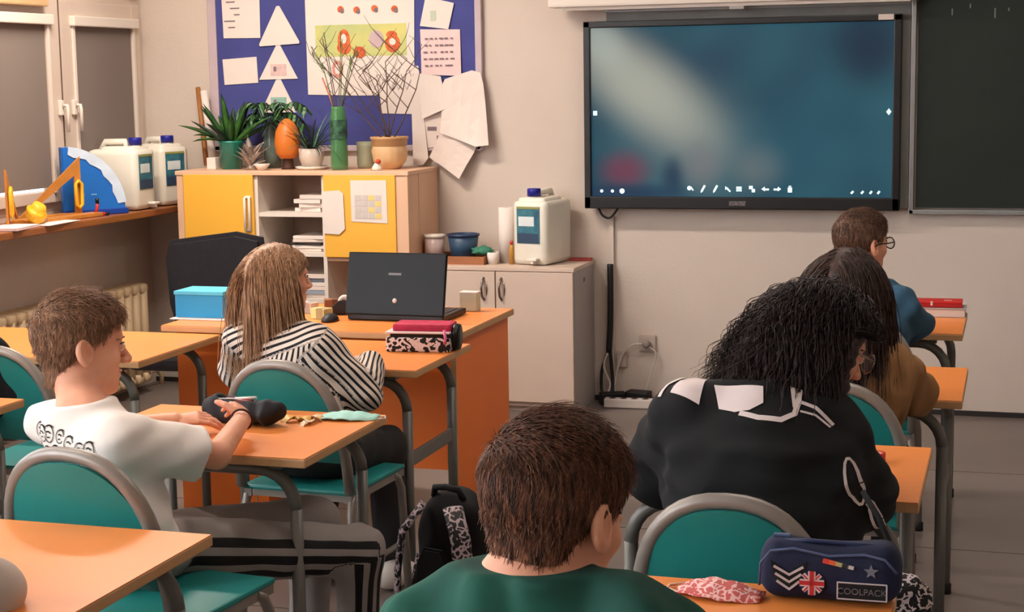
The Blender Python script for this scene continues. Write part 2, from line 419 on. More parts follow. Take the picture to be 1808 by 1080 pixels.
icons = [(-1.546, [disc(0.011, -0.002, 0.004), rotp(rect(0.006, 0.02, 0.010, -0.006), 0.6)]), (-1.481, pen), (-1.42, pen),
         (-1.359, [[(-0.012, 0.014), (-0.012, -0.004), (0.004, 0.004)], rotp(rect(0.008, 0.02, 0.0, -0.008), 0.8)]),
         (-1.304, [rect(0.026, 0.011, 0, 0.0065), rect(0.012, 0.010, -0.007, -0.006), rect(0.012, 0.010, 0.007, -0.006)]),
         (-1.24, [rect(0.018, 0.016, -0.006, 0.008), rect(0.016, 0.016, 0.006, -0.007)]),
         (-1.177, [[(-0.018, 0.001), (-0.002, 0.013), (-0.002, -0.010)], rect(0.02, 0.009, 0.008, -0.001)]),
         (-1.118, [[(0.018, 0.001), (0.002, 0.013), (0.002, -0.010)], rect(0.02, 0.009, -0.008, -0.001)]),
         (-1.058, [rect(0.02, 0.024, 0, -0.003), rect(0.012, 0.006, 0, 0.014)])]
for x, p in icons: icon(x * 0.996 + 1.303, 1.079 - 1.44 + 0.002, p)
for x in (-1.99, -1.935, -1.886): icon(x * 0.996 + 1.303, 1.069 - 1.44, [disc(0.008 if x < -1.9 else 0.013)])
for x in (-0.763, -0.716, -0.676, -0.64): icon(x * 0.996 + 1.303, 1.068 - 1.44, [rotp(rect(0.010, 0.016), x)])
icon(-2.012 + 1.303, 0.012, [rect(0.02, 0.022), ])
icon(-0.596 + 1.303, 0.006, [[(-0.012, 0.0), (0, 0.016), (0.012, 0), (0, -0.016)]])
B('logo_plate', mat('logo_grey', (120, 112, 112), 0.5, rgb2=(60, 52, 55), scale=90), tv, ((0.0, -0.008, -0.427), (0.08, 0.004, 0.022)))
B('sticker', mat('sticker', (205, 190, 180), 0.6), tv, ((0.69, -0.008, 0.443), (0.07, 0.004, 0.026)))

# ------------------------------------------------------------------ bulletin board and papers
m_felt = mat('blue_felt', (72, 76, 142), 0.95, var=0.22, scale=3, bump=0.1, bscale=200)
m_beech = mat('beech_laminate', (222, 180, 148), 0.5, var=0.06, scale=3, stretch=(4, 4, 0.5))
m_lav = mat('board_frame_grey', (190, 172, 178), 0.6)
cb = thing('bulletin_board', 'blue felt bulletin board covered with pinned papers', 'bulletin board', (-4.13, YF, 1.27))
B('felt_panel', m_felt, cb, ((0.755, -0.012, 0.55), (1.5, 0.02, 1.1)))
B('board_frame', m_lav, cb, ((0.015, -0.015, 0.55), (0.05, 0.03, 1.1)), ((1.5, -0.015, 0.55), (0.035, 0.03, 1.1)), ((0.755, -0.015, 0.012), (1.5, 0.03, 0.03)), ((0.755, -0.015, 1.09), (1.5, 0.03, 0.03)), bevel=0.004)
m_paper = mat('white_paper', (226, 214, 206), 0.9, var=0.04, scale=6)
m_paper2 = mat('creased_paper', (226, 210, 200), 0.9, var=0.08, scale=5)
m_pink = mat('pinkish_paper', (228, 200, 198), 0.9, var=0.08, scale=9)
m_ink = mat('pencil_ink', (130, 112, 118), 0.9)
def paper(label, poly, y, m, t=0.0015, curl=0.0, name='paper_sheet', cat='paper', grp='papers on the bulletin board'):
    cx_ = sum(p[0] for p in poly) / len(poly); zb = min(p[1] for p in poly)
    root = thing(name, label, cat, (cx_, y, zb), 0, grp)
    bm = bmesh.new(); prism(bm, [(x - cx_, z - zb) for x, z in poly], t)
    if curl:
        bmesh.ops.triangulate(bm, faces=bm.faces[:])
        bmesh.ops.subdivide_edges(bm, edges=bm.edges[:], cuts=3, use_grid_fill=True)
        h = max(p[1] for p in poly) - zb
        for v in bm.verts: v.co.y -= curl * (1 - v.co.z / h) ** 2 + 0.35 * curl * math.sin(v.co.x * 22 + v.co.z * 9)
    ob('sheet', bm, m, root)
    return root, cx_, zb
YP = YF - 0.027
def marks(root, name, m, rects, y=-0.0015):
    for x, z, w, h in rects:
        B(name, m, root, ((x, y, z), (w, 0.0012, h)))
rnd = random.Random(3)
r, cx_, zb = paper('white page with rows of small text, top left of the blue board', [(-4.053, 2.10), (-4.048, 1.863), (-3.835, 1.86), (-3.832, 2.10)], YP, m_paper)
marks(r, 'text_line', m_ink, [(-0.05 + 0.012 * (i % 2) + rnd.uniform(-.03, .06), 0.19 - 0.033 * i, rnd.uniform(.03, .07), 0.006) for i in range(5)])
paper('small blank white card below the page of text', [(-4.06, 1.752), (-4.053, 1.618), (-3.856, 1.627), (-3.861, 1.763)], YP, m_paper)
TR = [('topmost paper triangle of the stacked paper tree', [(-3.735, 2.022), (-3.718, 2.022), (-3.61, 1.836), (-3.613, 1.826), (-3.838, 1.816), (-3.842, 1.826)]),
      ('middle paper triangle of the stacked paper tree, faint pink drawing on it', [(-3.742, 1.826), (-3.726, 1.826), (-3.627, 1.645), (-3.85, 1.642)]),
      ('lowest paper triangle of the stacked paper tree, behind the leaves', [(-3.748, 1.652), (-3.732, 1.652), (-3.64, 1.47), (-3.85, 1.47)])]
for k, (l, p) in enumerate(TR):
    r, cx_, zb = paper(l, p, YP + 0.003 * k - 0.004, m_paper, name='paper_triangle')
    if k:
        B('coloured_patch', mat('faint_pink' if k == 1 else 'faint_green', (222, 190, 188) if k == 1 else (150, 190, 175), 0.9, scale=25, var=0.2), r, ((0.0, -0.001, 0.05), (0.09, 0.001, 0.06)))
        B('coloured_patch', m_ink, r, ((-0.02, -0.002, 0.055), (0.016, 0.001, 0.025)))
# poster with a printed picture
r, cx_, zb = paper('large white poster with a green and orange printed picture', [(-3.574, 2.12), (-3.572, 1.561), (-3.285, 1.553), (-3.17, 1.553), (-3.165, 1.46), (-2.982, 1.455), (-2.967, 2.12)], YP, m_paper, name='poster')
m_pp = mat('poster_print', (206, 200, 122), 0.8, var=0.25, scale=6, rgb2=(176, 188, 128))
m_po = mat('poster_orange', (216, 112, 62), 0.8, var=0.35, scale=40, rgb2=(190, 80, 48))
m_py = mat('poster_yellow', (226, 186, 96), 0.8)
m_pr = mat('poster_pink', (214, 140, 128), 0.8)
B('printed_picture', m_pp, r, ((-3.268 - cx_, -0.001, 1.836 - zb), (0.505, 0.0012, 0.162)))
def blob(root, m, x, z, rx, rz, dy=-0.003, nm='printed_shape', n=14):
    bm = bmesh.new(); prism(bm, [(rx * math.cos(i * 2 * PI / n), rz * math.sin(i * 2 * PI / n)) for i in range(n)], 0.0012, Matrix.Translation((x - cx_, dy, z - zb)))
    ob(nm, bm, m, root)
pk_ = -0.0022
for x, z, rx, rz, m in ((-3.36, 1.835, 0.035, 0.06, m_po), (-3.36, 1.80, 0.04, 0.035, m_po), (-3.091, 1.815, 0.042, 0.045, m_po), (-3.095, 1.86, 0.03, 0.02, m_po), (-3.275, 1.775, 0.035, 0.03, m_po), (-3.18, 1.84, 0.04, 0.045, mat('poster_lilac', (196, 172, 176), 0.8)),
                        (-3.40, 1.69, 0.03, 0.045, m_pr)):
    pk_ -= 0.0004; blob(r, m, x, z, rx, rz, pk_)
for x, z, rx, rz in ((-3.36, 1.845, 0.016, 0.025), (-3.09, 1.825, 0.018, 0.018), (-3.40, 1.69, 0.014, 0.028)): blob(r, m_paper, x, z, rx, rz, -0.0062)
for x, z in ((-3.374, 1.995), (-3.285, 1.99), (-3.186, 1.995), (-3.077, 1.99)):
    blob(r, m_po, x, z, 0.018, 0.017); blob(r, m_ink, x + 0.008, z - 0.008, 0.010, 0.012, -0.0045)
for k in range(6):
    x0 = -3.23 + 0.045 * k
    T('pencil_line', m_ink, r, [(x0 - cx_, -0.002, 1.64 - zb + 0.02 * (k % 3)), (x0 + 0.03 - cx_, -0.002, 1.58 - zb), (x0 + 0.07 - cx_, -0.002, 1.66 - zb)], r=0.0018, seg=4)
r, cx_, zb = paper('small tilted white note at the top right of the board', [(-2.906, 2.045), (-2.754, 2.01), (-2.787, 1.88), (-2.94, 1.90)], YP - 0.004, m_paper)
marks(r, 'faint_mark', mat('faint_green2', (190, 200, 180), .9), [(-0.02, 0.07, 0.03, 0.05)])
r, cx_, zb = paper('pinkish handwritten page below the tilted note', [(-2.94, 1.883), (-2.726, 1.878), (-2.722, 1.645), (-2.937, 1.655)], YP - 0.002, m_pink, curl=0.004)
marks(r, 'text_line', m_ink, [(-0.08 + 0.028 * (i % 6) + rnd.uniform(-.006, .006), 0.19 - 0.034 * (i // 6), rnd.uniform(.010, .022), 0.008) for i in range(30)], y=-0.006)
paper('white page drooping in front of the handwritten page', [(-2.965, 1.665), (-2.83, 1.645), (-2.79, 1.485), (-2.93, 1.43)], YP - 0.014, m_paper, curl=0.02)
r, cx_, zb = paper('sketched page half hidden under the drooping white pages', [(-2.95, 1.46), (-2.79, 1.50), (-2.80, 1.30), (-2.92, 1.28)], YP - 0.006, m_paper2)
marks(r, 'pencil_mark', m_ink, [(-0.02, 0.10, 0.05, 0.02), (0.02, 0.05, 0.03, 0.03)])
paper('big folded white sheet hanging off the right edge of the board', [(-2.815, 1.605), (-2.80, 1.63), (-2.66, 1.672), (-2.615, 1.66), (-2.60, 1.60), (-2.565, 1.297), (-2.63, 1.29), (-2.83, 1.36)], YP - 0.03, m_paper, curl=0.03)
paper('lower creased white sheet pointing down past the board edge', [(-2.82, 1.40), (-2.62, 1.36), (-2.655, 1.26), (-2.732, 1.125), (-2.90, 1.235)], YP - 0.016, m_paper2, curl=0.025)
paper('long narrow white paper strip hanging beside the flower pots', [(-2.995, 1.70), (-2.955, 1.70), (-2.905, 1.23), (-2.935, 1.195), (-2.99, 1.195)], YP - 0.004, m_paper, curl=0.012)

# ------------------------------------------------------------------ yellow cabinet
m_yellow = mat('yellow_laminate', (238, 178, 62), 0.45, var=0.05, scale=2)
m_back = mat('cabinet_back', (196, 168, 150), 0.7)
CX, CY = -4.138, 7.55
yc = thing('yellow_door_cabinet', 'beech cabinet with two yellow doors and open middle shelves', 'cabinet', (CX, CY, 0))
wd, dp, ht = 1.27, 0.43, 1.185
B('body', m_beech, yc, ((0.02, dp / 2, ht / 2), (0.036, dp, ht)), ((wd - 0.035, 0.075, ht / 2), (0.066, 0.15, ht)), ((wd - 0.012, 0.295, ht / 2 - 0.006), (0.02, 0.28, ht - 0.02)), ((wd / 2, dp / 2, 0.03), (wd, dp, 0.06)), bevel=0.003)
B('cabinet_top', m_beech, yc, ((wd / 2, dp / 2, ht - 0.01), (wd + 0.006, dp + 0.012, 0.022)), bevel=0.004)
B('back_panel', m_back, yc, ((wd / 2, dp - 0.006, ht / 2), (wd - 0.06, 0.01, ht - 0.04)))
B('divider', m_white, yc, ((0.444, dp / 2, ht / 2), (0.02, dp - 0.02, ht - 0.05)))
B('divider', m_white, yc, ((0.814, dp / 2, ht / 2), (0.02, dp - 0.02, ht - 0.05)))
for z in (0.965, 0.765, 0.53, 0.30): B('shelf', m_white, yc, ((0.629, dp / 2, z), (0.35, dp - 0.03, 0.02)))
B('bottom_board', m_beech, yc, ((0.24, dp / 2, 0.757), (0.40, dp - 0.03, 0.02)), ((1.02, dp / 2, 0.745), (0.40, dp - 0.03, 0.02)))
d = B('door', m_yellow, yc, ((0.24, 0.0, 0.965), (0.392, 0.018, 0.405)), bevel=0.002)
bm = bmesh.new(); tube(bm, [(0.395, -0.012, 0.885), (0.395, -0.025, 0.89), (0.395, -0.025, 1.05), (0.395, -0.012, 1.055), (0.42, -0.012, 1.055), (0.42, -0.025, 1.05), (0.42, -0.025, 0.89), (0.42, -0.012, 0.885)], 0.007, closed=True)
ob('door_handle', bm, m_white, d)
B('door', m_yellow, yc, ((1.013, 0.0, 0.962), (0.382, 0.018, 0.41)), bevel=0.002)
r, cx_, zb = paper('rounded white card hung on the right yellow door', [(-3.324, 1.085), (-3.23, 1.092), (-3.208, 1.075), (-3.203, 0.90), (-3.235, 0.872), (-3.318, 0.876)], CY - 0.016, m_paper, t=0.003, name='door_card', grp='papers on the cabinet')
r, cx_, zb = paper('white timetable sheet taped to the right yellow door', [(-3.169, 1.141), (-2.979, 1.142), (-2.976, 0.93), (-3.168, 0.937)], CY - 0.012, m_paper, name='timetable', grp='papers on the cabinet')
m_cells = [mat('cell_grey', (206, 196, 190), .9), mat('cell_yellow', (232, 206, 130), .9)]
for i in range(4):
    for j in range(4):
        B('table_cell', m_cells[1 if (i >= 2 and (i + j) % 2) or (j == 3 and i == 2) else 0], r, ((-0.058 + 0.036 * i, -0.001, 0.035 + 0.03 * j), (0.032, 0.001, 0.026)))
def pile(label, x, y, z, n, w, dpt, th, mats, seed):
    t = thing('paper_pile', label, 'paper pile', (x, y, z), 0, 'paper piles on the cabinet shelves')
    q = random.Random(seed); zz = 0
    for i in range(n):
        bm = bmesh.new(); box(bm, (q.uniform(-.015, .015), q.uniform(-.01, .01), zz + th / 2), (w * q.uniform(.8, 1), dpt, th * 0.9), rz=q.uniform(-.12, .12))
        ob('booklet', bm, mats[i % len(mats)], t); zz += th
    return t
m_dk = mat('dark_cover', (52, 46, 46), .6); m_bl = mat('blue_cover', (150, 160, 176), .6)
pile('small pile of white booklets on the upper open shelf', -3.42, 7.75, 0.976, 4, 0.15, 0.28, 0.022, [m_paper, m_paper2], 1)
pile('pile of papers with dark folder on the second open shelf', -3.44, 7.75, 0.776, 5, 0.19, 0.3, 0.016, [m_paper2, m_paper, m_dk], 2)
pile('pile of pale booklets on the third open shelf', -3.42, 7.75, 0.541, 6, 0.19, 0.3, 0.02, [m_paper, m_bl, m_paper2], 3)

# ------------------------------------------------------------------ white cabinet
wc = thing('white_cabinet', 'low white two-door cabinet below the display, left side', 'cabinet', (-2.862, 7.60, 0))
w2 = 0.818; m_wc = mat('white_laminate', (206, 184, 168), 0.5, var=0.03); m_wside = mat('shaded_white_laminate', (168, 160, 156), 0.5, var=0.04)
B('body', m_wc, wc, ((w2 / 2, 0.19, 0.36), (w2 - 0.036, 0.37, 0.66)), ((0.4, 0.2, 0.03), (w2 - 0.02, 0.34, 0.06)))
B('side_panel', m_wside, wc, ((w2 - 0.009, 0.193, 0.35), (0.018, 0.385, 0.70)))  # shade on the white cabinet's side is put into a greyer colour
B('cabinet_top', m_wc, wc, ((w2 / 2, 0.19, 0.708), (w2 + 0.004, 0.4, 0.02)), bevel=0.003)
m_hd = mat('steel_handle', (140, 130, 124), 0.3, metal=0.9)
for a, b_, hx in ((0.01, 0.420, 0.364), (0.426, w2 - 0.003, 0.455)):
    d = B('door', m_wc, wc, (((a + b_) / 2, -0.008, 0.375), (b_ - a, 0.018, 0.64)), bevel=0.002)
    bm = bmesh.new(); tube(bm, [(hx, -0.014, 0.665), (hx - 0.004, -0.035, 0.645), (hx - 0.006, -0.04, 0.61), (hx - 0.004, -0.035, 0.575), (hx, -0.014, 0.555)], 0.006)
    tube(bm, [(hx + 0.012, -0.012, 0.655), (hx + 0.016, -0.022, 0.61), (hx + 0.012, -0.012, 0.565)], 0.003)
    ob('door_handle', bm, m_hd, d)
ZT = 0.718
def jerrycan(name, label, loc, rz, w=0.19, d=0.28, h=0.36, group='white canisters'):
    t = thing(name, label, 'canister', loc, rz, group)
    m_can = mat('canister_plastic', (228, 222, 208), 0.4, var=0.05, scale=5)
    bm = bmesh.new(); box(bm, (0, d / 2, h * 0.44), (w, d, h * 0.88), bevel=0.03)
    box(bm, (0, d * 0.42, h * 0.86), (w * 0.8, d * 0.7, h * 0.12), bevel=0.02)
    ob('body', bm, m_can, t, smooth=True)
    T('carry_handle', m_can, t, [(0, d * 0.36, h * 0.86), (0, d * 0.40, h * 0.98), (0, d * 0.8, h * 0.98), (0, d * 0.93, h * 0.82)], r=0.017)
    LA('neck', m_can, t, [(0.0, h * 0.86), (0.032, h * 0.86), (0.03, h * 0.95), (0, h * 0.95)], 16, (0, 0.055, 0))
    LA('cap', mat('blue_cap', (26, 30, 140), 0.4), t, [(0.0, h * 0.935), (0.034, h * 0.935), (0.034, h * 1.03), (0.031, h * 1.04), (0, h * 1.04)], 20, (0, 0.055, 0), wob=lambda k, j: 1 - 0.03 * (k % 2))
    lb = B('product_label', mat('label_teal', (62, 128, 140), .5, var=0.4, scale=18, rgb2=(36, 84, 110)), t, ((-0.005, -0.0015, h * 0.55), (w * 0.66, 0.003, h * 0.5)))
    B('label_band', mat('label_white', (222, 232, 232), .5), lb, ((-0.015, -0.0035, h * 0.6), (w * 0.45, 0.002, h * 0.13)), bevel=0.0)
    B('label_band', mat('label_olive', (150, 150, 80), .5), lb, ((-0.005, -0.0035, h * 0.785), (w * 0.66, 0.002, h * 0.03)))
    B('label_band', mat('label_navy', (48, 70, 96), .5), lb, ((-0.005, -0.0035, h * 0.37), (w * 0.6, 0.002, h * 0.13)))
    B('tap', mat('tap_white', (232, 226, 216), .4), t, ((0.03, -0.02, h * 0.09), (0.05, 0.04, 0.012)), ((0.03, -0.01, h * 0.06), (0.014, 0.05, 0.022)), bevel=0.003)
    return t
jerrycan('canister', 'white canister with blue cap and teal label on the white cabinet', (-2.29, 7.68, ZT), -0.2)
tr = thing('wooden_tray', 'shallow brown wooden tray on the white cabinet', 'tray', (-2.69, 7.77, ZT))
m_tray = mat('tray_wood', (164, 104, 66), 0.5, var=0.2, scale=8, stretch=(1, 6, 6))
B('tray_base', m_tray, tr, ((0, 0, 0.006), (0.34, 0.22, 0.01)))
for c, s in (((0, -0.106, 0.02), (0.34, 0.01, 0.04)), ((0, 0.106, 0.02), (0.34, 0.01, 0.04)), ((-0.166, 0, 0.02), (0.01, 0.2, 0.04)), ((0.166, 0, 0.02), (0.01, 0.2, 0.04))): B('tray_side', m_tray, tr, (c, s))
wb = B('wooden_block', mat('block_orange', (206, 136, 70), .5), None, ((0, 0, 0.055), (0.016, 0.12, 0.11)), loc=(-2.852, 7.80, ZT)); tag(wb, 'thin orange-brown wooden board standing beside the tray', 'board')
tb = thing('plastic_tub', 'clear plastic tub with white lid standing in the tray', 'tub', (-2.805, 7.74, ZT + 0.012))
LA('tub_wall', mat('frosted_plastic', (205, 180, 172), 0.3, alpha=0.85), tb, [(0, 0), (0.044, 0), (0.05, 0.115), (0.046, 0.115), (0.041, 0.004), (0, 0.004)], 24)
LA('lid', m_white, tb, [(0, 0.115), (0.054, 0.115), (0.054, 0.13), (0, 0.132)], 24)
bw = thing('blue_basket', 'dark blue round plastic basket standing in the tray', 'basket', (-2.668, 7.785, ZT + 0.012))
LA('basket_wall', mat('blue_plastic', (44, 72, 100), .45), bw, [(0, 0), (0.062, 0), (0.078, 0.125), (0.073, 0.125), (0.058, 0.006), (0, 0.006)], 28)
LA('rim', mat('blue_rim', (38, 52, 84), .4), bw, [(0.076, 0.118), (0.083, 0.12), (0.083, 0.13), (0.074, 0.13), (0.074, 0.118)], 28)
gl = thing('green_cloth', 'crumpled green cloth lying on the tray edge', 'cloth', (-2.548, 7.72, ZT + 0.042))
bm = bmesh.new(); bmesh.ops.create_icosphere(bm, subdivisions=3, radius=1)
for v in bm.verts:
    a = v.co.copy(); v.co = Vector((a.x * 0.055, a.y * 0.05, 0.022 + a.z * 0.022)) * (1 + 0.18 * math.sin(a.x * 7 + a.y * 5) * math.cos(a.z * 6))
ob('cloth', bm, mat('green_cloth', (60, 130, 104), .9, var=.3, scale=30), gl, smooth=True)
rl = thing('paper_roll', 'roll of white kitchen paper standing next to the canister', 'paper roll', (-2.44, 7.80, ZT))
LA('roll', m_paper, rl, [(0.014, 0), (0.043, 0), (0.043, 0.275), (0.014, 0.275), (0.014, 0)], 28)
LA('core', mat('cardboard', (168, 128, 92), .9), rl, [(0.0145, 0.002), (0.0145, 0.274), (0.012, 0.274), (0.012, 0.002)], 18)
cp = LA('paper_cup', m_paper, None, [(0, 0), (0.024, 0), (0.031, 0.06), (0.029, 0.06), (0.022, 0.003), (0, 0.003)], 20, loc=(-2.49, 7.71, ZT)); tag(cp, 'small white cup in front of the paper roll', 'cup')
bt = thing('yellow_bottle', 'small yellow bottle with red cap between roll and canister', 'bottle', (-2.395, 7.72, ZT))
LA('body', mat('yellow_brown', (190, 140, 60), .4), bt, [(0, 0), (0.013, 0), (0.013, 0.08), (0.006, 0.10), (0, 0.10)], 14)
LA('cap', mat('red_cap', (190, 50, 44), .4), bt, [(0, 0.098), (0.008, 0.098), (0.008, 0.115), (0, 0.115)], 12)
rb = B('red_booklet', mat('red_cover', (170, 60, 52), .6), None, ((0, 0, 0.006), (0.11, 0.07, 0.010)), loc=(-2.10, 7.94, ZT), rot=(0, 0, 0.1)); tag(rb, 'thin red booklet behind the canister on the white cabinet', 'booklet')
st = B('side_sticker', m_ink, wc, ((w2 + 0.001, 0.19, 0.64), (0.001, 0.03, 0.02)))

# ------------------------------------------------------------------ cables below the display
m_wcab = mat('white_cable', (206, 196, 188), .5); m_bcab = mat('black_cable', (22, 20, 20), .5)
def cable(label, pts, r, m, n=6):
    P = [Vector(p) for p in pts]; out = []
    for i in range(len(P) - 1):
        p0, p1, p2, p3 = P[max(i - 1, 0)], P[i], P[i + 1], P[min(i + 2, len(P) - 1)]
        for k in range(n):
            t = k / n
            out.append(0.5 * ((2 * p1) + (p2 - p0) * t + (2 * p0 - 5 * p1 + 4 * p2 - p3) * t * t + (3 * p1 - p0 - 3 * p2 + p3) * t ** 3))
    out.append(P[-1])
    bm = bmesh.new(); tube(bm, out, r, 6)
    o = ob('cable', bm, m); return tag(o, label, 'cable', 'cables below the display')
cable('black cable looping just under the display edge', [(-2.01, 7.95, 0.985), (-1.985, 7.94, 0.945), (-1.945, 7.94, 0.935), (-1.905, 7.95, 0.985)], 0.006, m_bcab)
cd = B('cable_duct', m_wall, None, ((0, 0, 0.46), (0.022, 0.018, 0.92)), loc=(-1.95, YF - 0.009, 0.02)); tag(cd, 'narrow cream cable duct running down the wall under the display', 'cable duct')
cable('thick black cable bundle hanging in front of the cable duct', [(-1.953, 7.96, 0.70), (-1.95, 7.95, 0.55), (-1.952, 7.95, 0.40), (-1.96, 7.95, 0.26)], 0.016, m_bcab)
cable('black cable curving left down to the power strip', [(-1.96, 7.95, 0.27), (-1.995, 7.94, 0.16), (-1.99, 7.92, 0.05), (-1.95, 7.86, 0.03)], 0.008, m_bcab)
cable('black cable running straight down to the power strip', [(-1.955, 7.95, 0.27), (-1.94, 7.94, 0.12), (-1.93, 7.90, 0.03), (-1.90, 7.83, 0.03)], 0.009, m_bcab)
cable('white cable looped beside the black cables near the floor', [(-1.965, 7.94, 0.25), (-1.985, 7.94, 0.18), (-1.95, 7.93, 0.09), (-1.97, 7.90, 0.02), (-1.90, 7.85, 0.02)], 0.006, m_wcab)
cable('white cable from the wall socket sagging to the floor', [(-1.775, 7.955, 0.30), (-1.85, 7.95, 0.29), (-1.905, 7.95, 0.21), (-1.93, 7.93, 0.05), (-1.88, 7.88, 0.01)], 0.005, m_wcab)
cable('thin white cable looping right of the wall socket', [(-1.765, 7.955, 0.29), (-1.72, 7.96, 0.25), (-1.75, 7.96, 0.14), (-1.78, 7.95, 0.05), (-1.80, 7.92, 0.01)], 0.004, m_wcab)
sk = thing('wall_socket', 'cream wall socket with a plug low on the front wall', 'socket', (-1.77, YF, 0.30))
B('plate', mat('socket_plate', (186, 170, 160), .5), sk, ((0, -0.008, 0), (0.085, 0.016, 0.085)), bevel=0.004)
LA('plug', mat('plug_grey', (150, 140, 134), .5), sk, [(0, 0), (0.018, 0), (0.02, 0.03), (0.008, 0.035), (0, 0.035)], 14, rot=(PI / 2, 0, 0), loc=(0, -0.015, 0))
s2 = thing('double_socket', 'smaller pale socket box beside the cable duct', 'socket', (-1.90, YF, 0.215))
B('plate', mat('socket_plate', (186, 170, 160), .5), s2, ((0, -0.012, 0), (0.05, 0.024, 0.08)), bevel=0.004)
pw = thing('power_strip', 'white power strip lying on the floor by the wall', 'power strip', (-1.80, 7.82, 0), 0.06)
B('strip', m_wcab, pw, ((0, 0, 0.025), (0.30, 0.055, 0.045)), bevel=0.006)
for i in range(5): LA('outlet', m_dk, pw, [(0, 0.0485), (0.017, 0.0485), (0.017, 0.047), (0, 0.047)], 14, (-0.11 + 0.055 * i, 0, 0))
ad = B('power_adapter', m_bcab, None, ((0, 0, 0.03), (0.13, 0.06, 0.06)), bevel=0.008, loc=(-1.93, 7.90, 0), rot=(0, 0, 0.5)); tag(ad, 'black power adapter lying among the cables on the floor', 'adapter')
a2 = B('power_adapter', m_bcab, None, ((0, 0, 0.035), (0.12, 0.07, 0.07)), bevel=0.008, loc=(-1.80, 7.915, 0), rot=(0, 0, -0.2)); tag(a2, 'black power adapter on the floor behind the power strip', 'adapter')
# ------------------------------------------------------------------ things on top of the yellow cabinet
ZY = 1.187
m_tealpot = mat('teal_glaze', (28, 128, 112), 0.2, coat=0.5, var=0.15)
m_leaf = mat('leaf_green', (62, 112, 44), 0.5, var=0.4, scale=14, rgb2=(34, 74, 34))
m_leafd = mat('leaf_dark', (34, 66, 44), 0.5, var=0.4, scale=14, rgb2=(18, 36, 28))
m_leafp = mat('leaf_pale', (128, 160, 120), 0.5, var=0.4, scale=50, rgb2=(36, 92, 72))
m_soil = mat('soil', (48, 34, 26), .95, var=.4, scale=60)
m_twig = mat('twig_brown', (92, 72, 62), .8, var=.3, scale=20)
m_twigg = mat('twig_green', (96, 112, 60), .8, var=.3, scale=20)
def leaf_mesh(bm, base, direction, length, width, droop, thick=0.25, n=6, fold=0.0):
    base = Vector(base); d = Vector(direction).normalized(); side = d.cross(Vector((0, 0, 1)))
    side = side.normalized() if side.length > 0.05 else Vector((1, 0, 0))
    rows = []; p = base.copy(); cur = d.copy(); st = length / n
    for i in range(n + 1):
        t = i / n; w = width * (math.sin(PI * min(1, 0.18 + t * 0.82)) ** 0.7) * (1 - 0.15 * t) if t < 1 else 0.0005
        nrm = side.cross(cur).normalized()
        rows.append([bm.verts.new(p - side * w / 2 + nrm * fold * w), bm.verts.new(p - nrm * w * thick), bm.verts.new(p + side * w / 2 + nrm * fold * w), bm.verts.new(p + nrm * w * thick * 0.2)])
        cur = (cur + Vector((0, 0, -droop * st / length * 2))).normalized(); p = p + cur * st
    for A, C in zip(rows, rows[1:]):
        for k in range(4):
            f = bm.faces.new((A[k], A[(k + 1) % 4], C[(k + 1) % 4], C[k])); f.smooth = True
    bm.faces.new(rows[0]); bm.faces.new(rows[-1][::-1])
q = random.Random(11)
al = thing('potted_aloe', 'potted plant with thick upright green leaves in a teal glazed pot', 'plant', (-3.915, 7.74, ZY), 0, 'plants on the cabinet')
LA('pot', m_tealpot, al, [(0, 0), (0.055, 0), (0.062, 0.13), (0.066, 0.135), (0.066, 0.145), (0.058, 0.145), (0.055, 0.11), (0, 0.11)], 28)
LA('soil', m_soil, al, [(0, 0.122), (0.056, 0.12)], 20)
for i in range(18):
    a = i * 2.4; tilt = 0.25 + 0.75 * (i / 18)
    bm = bmesh.new(); leaf_mesh(bm, (0.02 * math.cos(a), 0.02 * math.sin(a), 0.12), (math.cos(a) * tilt, math.sin(a) * tilt * 0.8, 1.0 - 0.35 * tilt), q.uniform(.20, .28) * (1.0 + 0.12 * tilt), 0.046, 0.25 * tilt, fold=0.2)
    ob('leaf', bm, m_leaf if i % 3 else m_leafd, al)
for i in range(2):
    bm = bmesh.new(); leaf_mesh(bm, (0, 0, 0.13), (-1, -0.1, 0.75 - 0.2 * i), 0.22, 0.04, 0.4, fold=0.2); ob('leaf', bm, m_leaf, al)
cr = thing('foil_ornament', 'crinkled silvery foil ornament in front of the teal pot', 'ornament', (-3.765, 7.66, ZY))
m_foil = mat('silver_foil', (206, 190, 178), 0.25, metal=0.55, var=.25, scale=30)
for i in range(16):
    a = i * 2.399; z0 = 0.012 + 0.004 * i; tl = 0.5 + 0.8 * (1 - i / 16)
    bm = bmesh.new(); leaf_mesh(bm, (0.01 * math.cos(a), 0.01 * math.sin(a), z0), (math.cos(a) * tl, math.sin(a) * tl, 1.0), 0.085 + 0.02 * (i % 3), 0.04, 0.2, 0.05, 4, 0.1); ob('foil_petal', bm, m_foil, cr)
LA('base', m_foil, cr, [(0, 0), (0.03, 0), (0.014, 0.03), (0, 0.035)], 12)
ds = LA('small_dish', m_white, None, [(0, 0.004), (0.02, 0), (0.042, 0.03), (0.04, 0.032), (0.018, 0.006), (0, 0.008)], 20, loc=(-3.685, 7.62, ZY)); tag(ds, 'tiny white dish next to the foil ornament', 'dish')
gv = thing('glass_vase_plant', 'variegated leafy plant in a smoky glass vase behind the ornaments', 'plant', (-3.72, 7.82, ZY), 0, 'plants on the cabinet')
LA('vase', mat('smoky_glass', (112, 128, 120), 0.12, alpha=0.75, var=.3, scale=9), gv, [(0, 0), (0.04, 0), (0.05, 0.08), (0.04, 0.18), (0.03, 0.22), (0.034, 0.235), (0.028, 0.235), (0.025, 0.2), (0.045, 0.08), (0.036, 0.006), (0, 0.006)], 24)
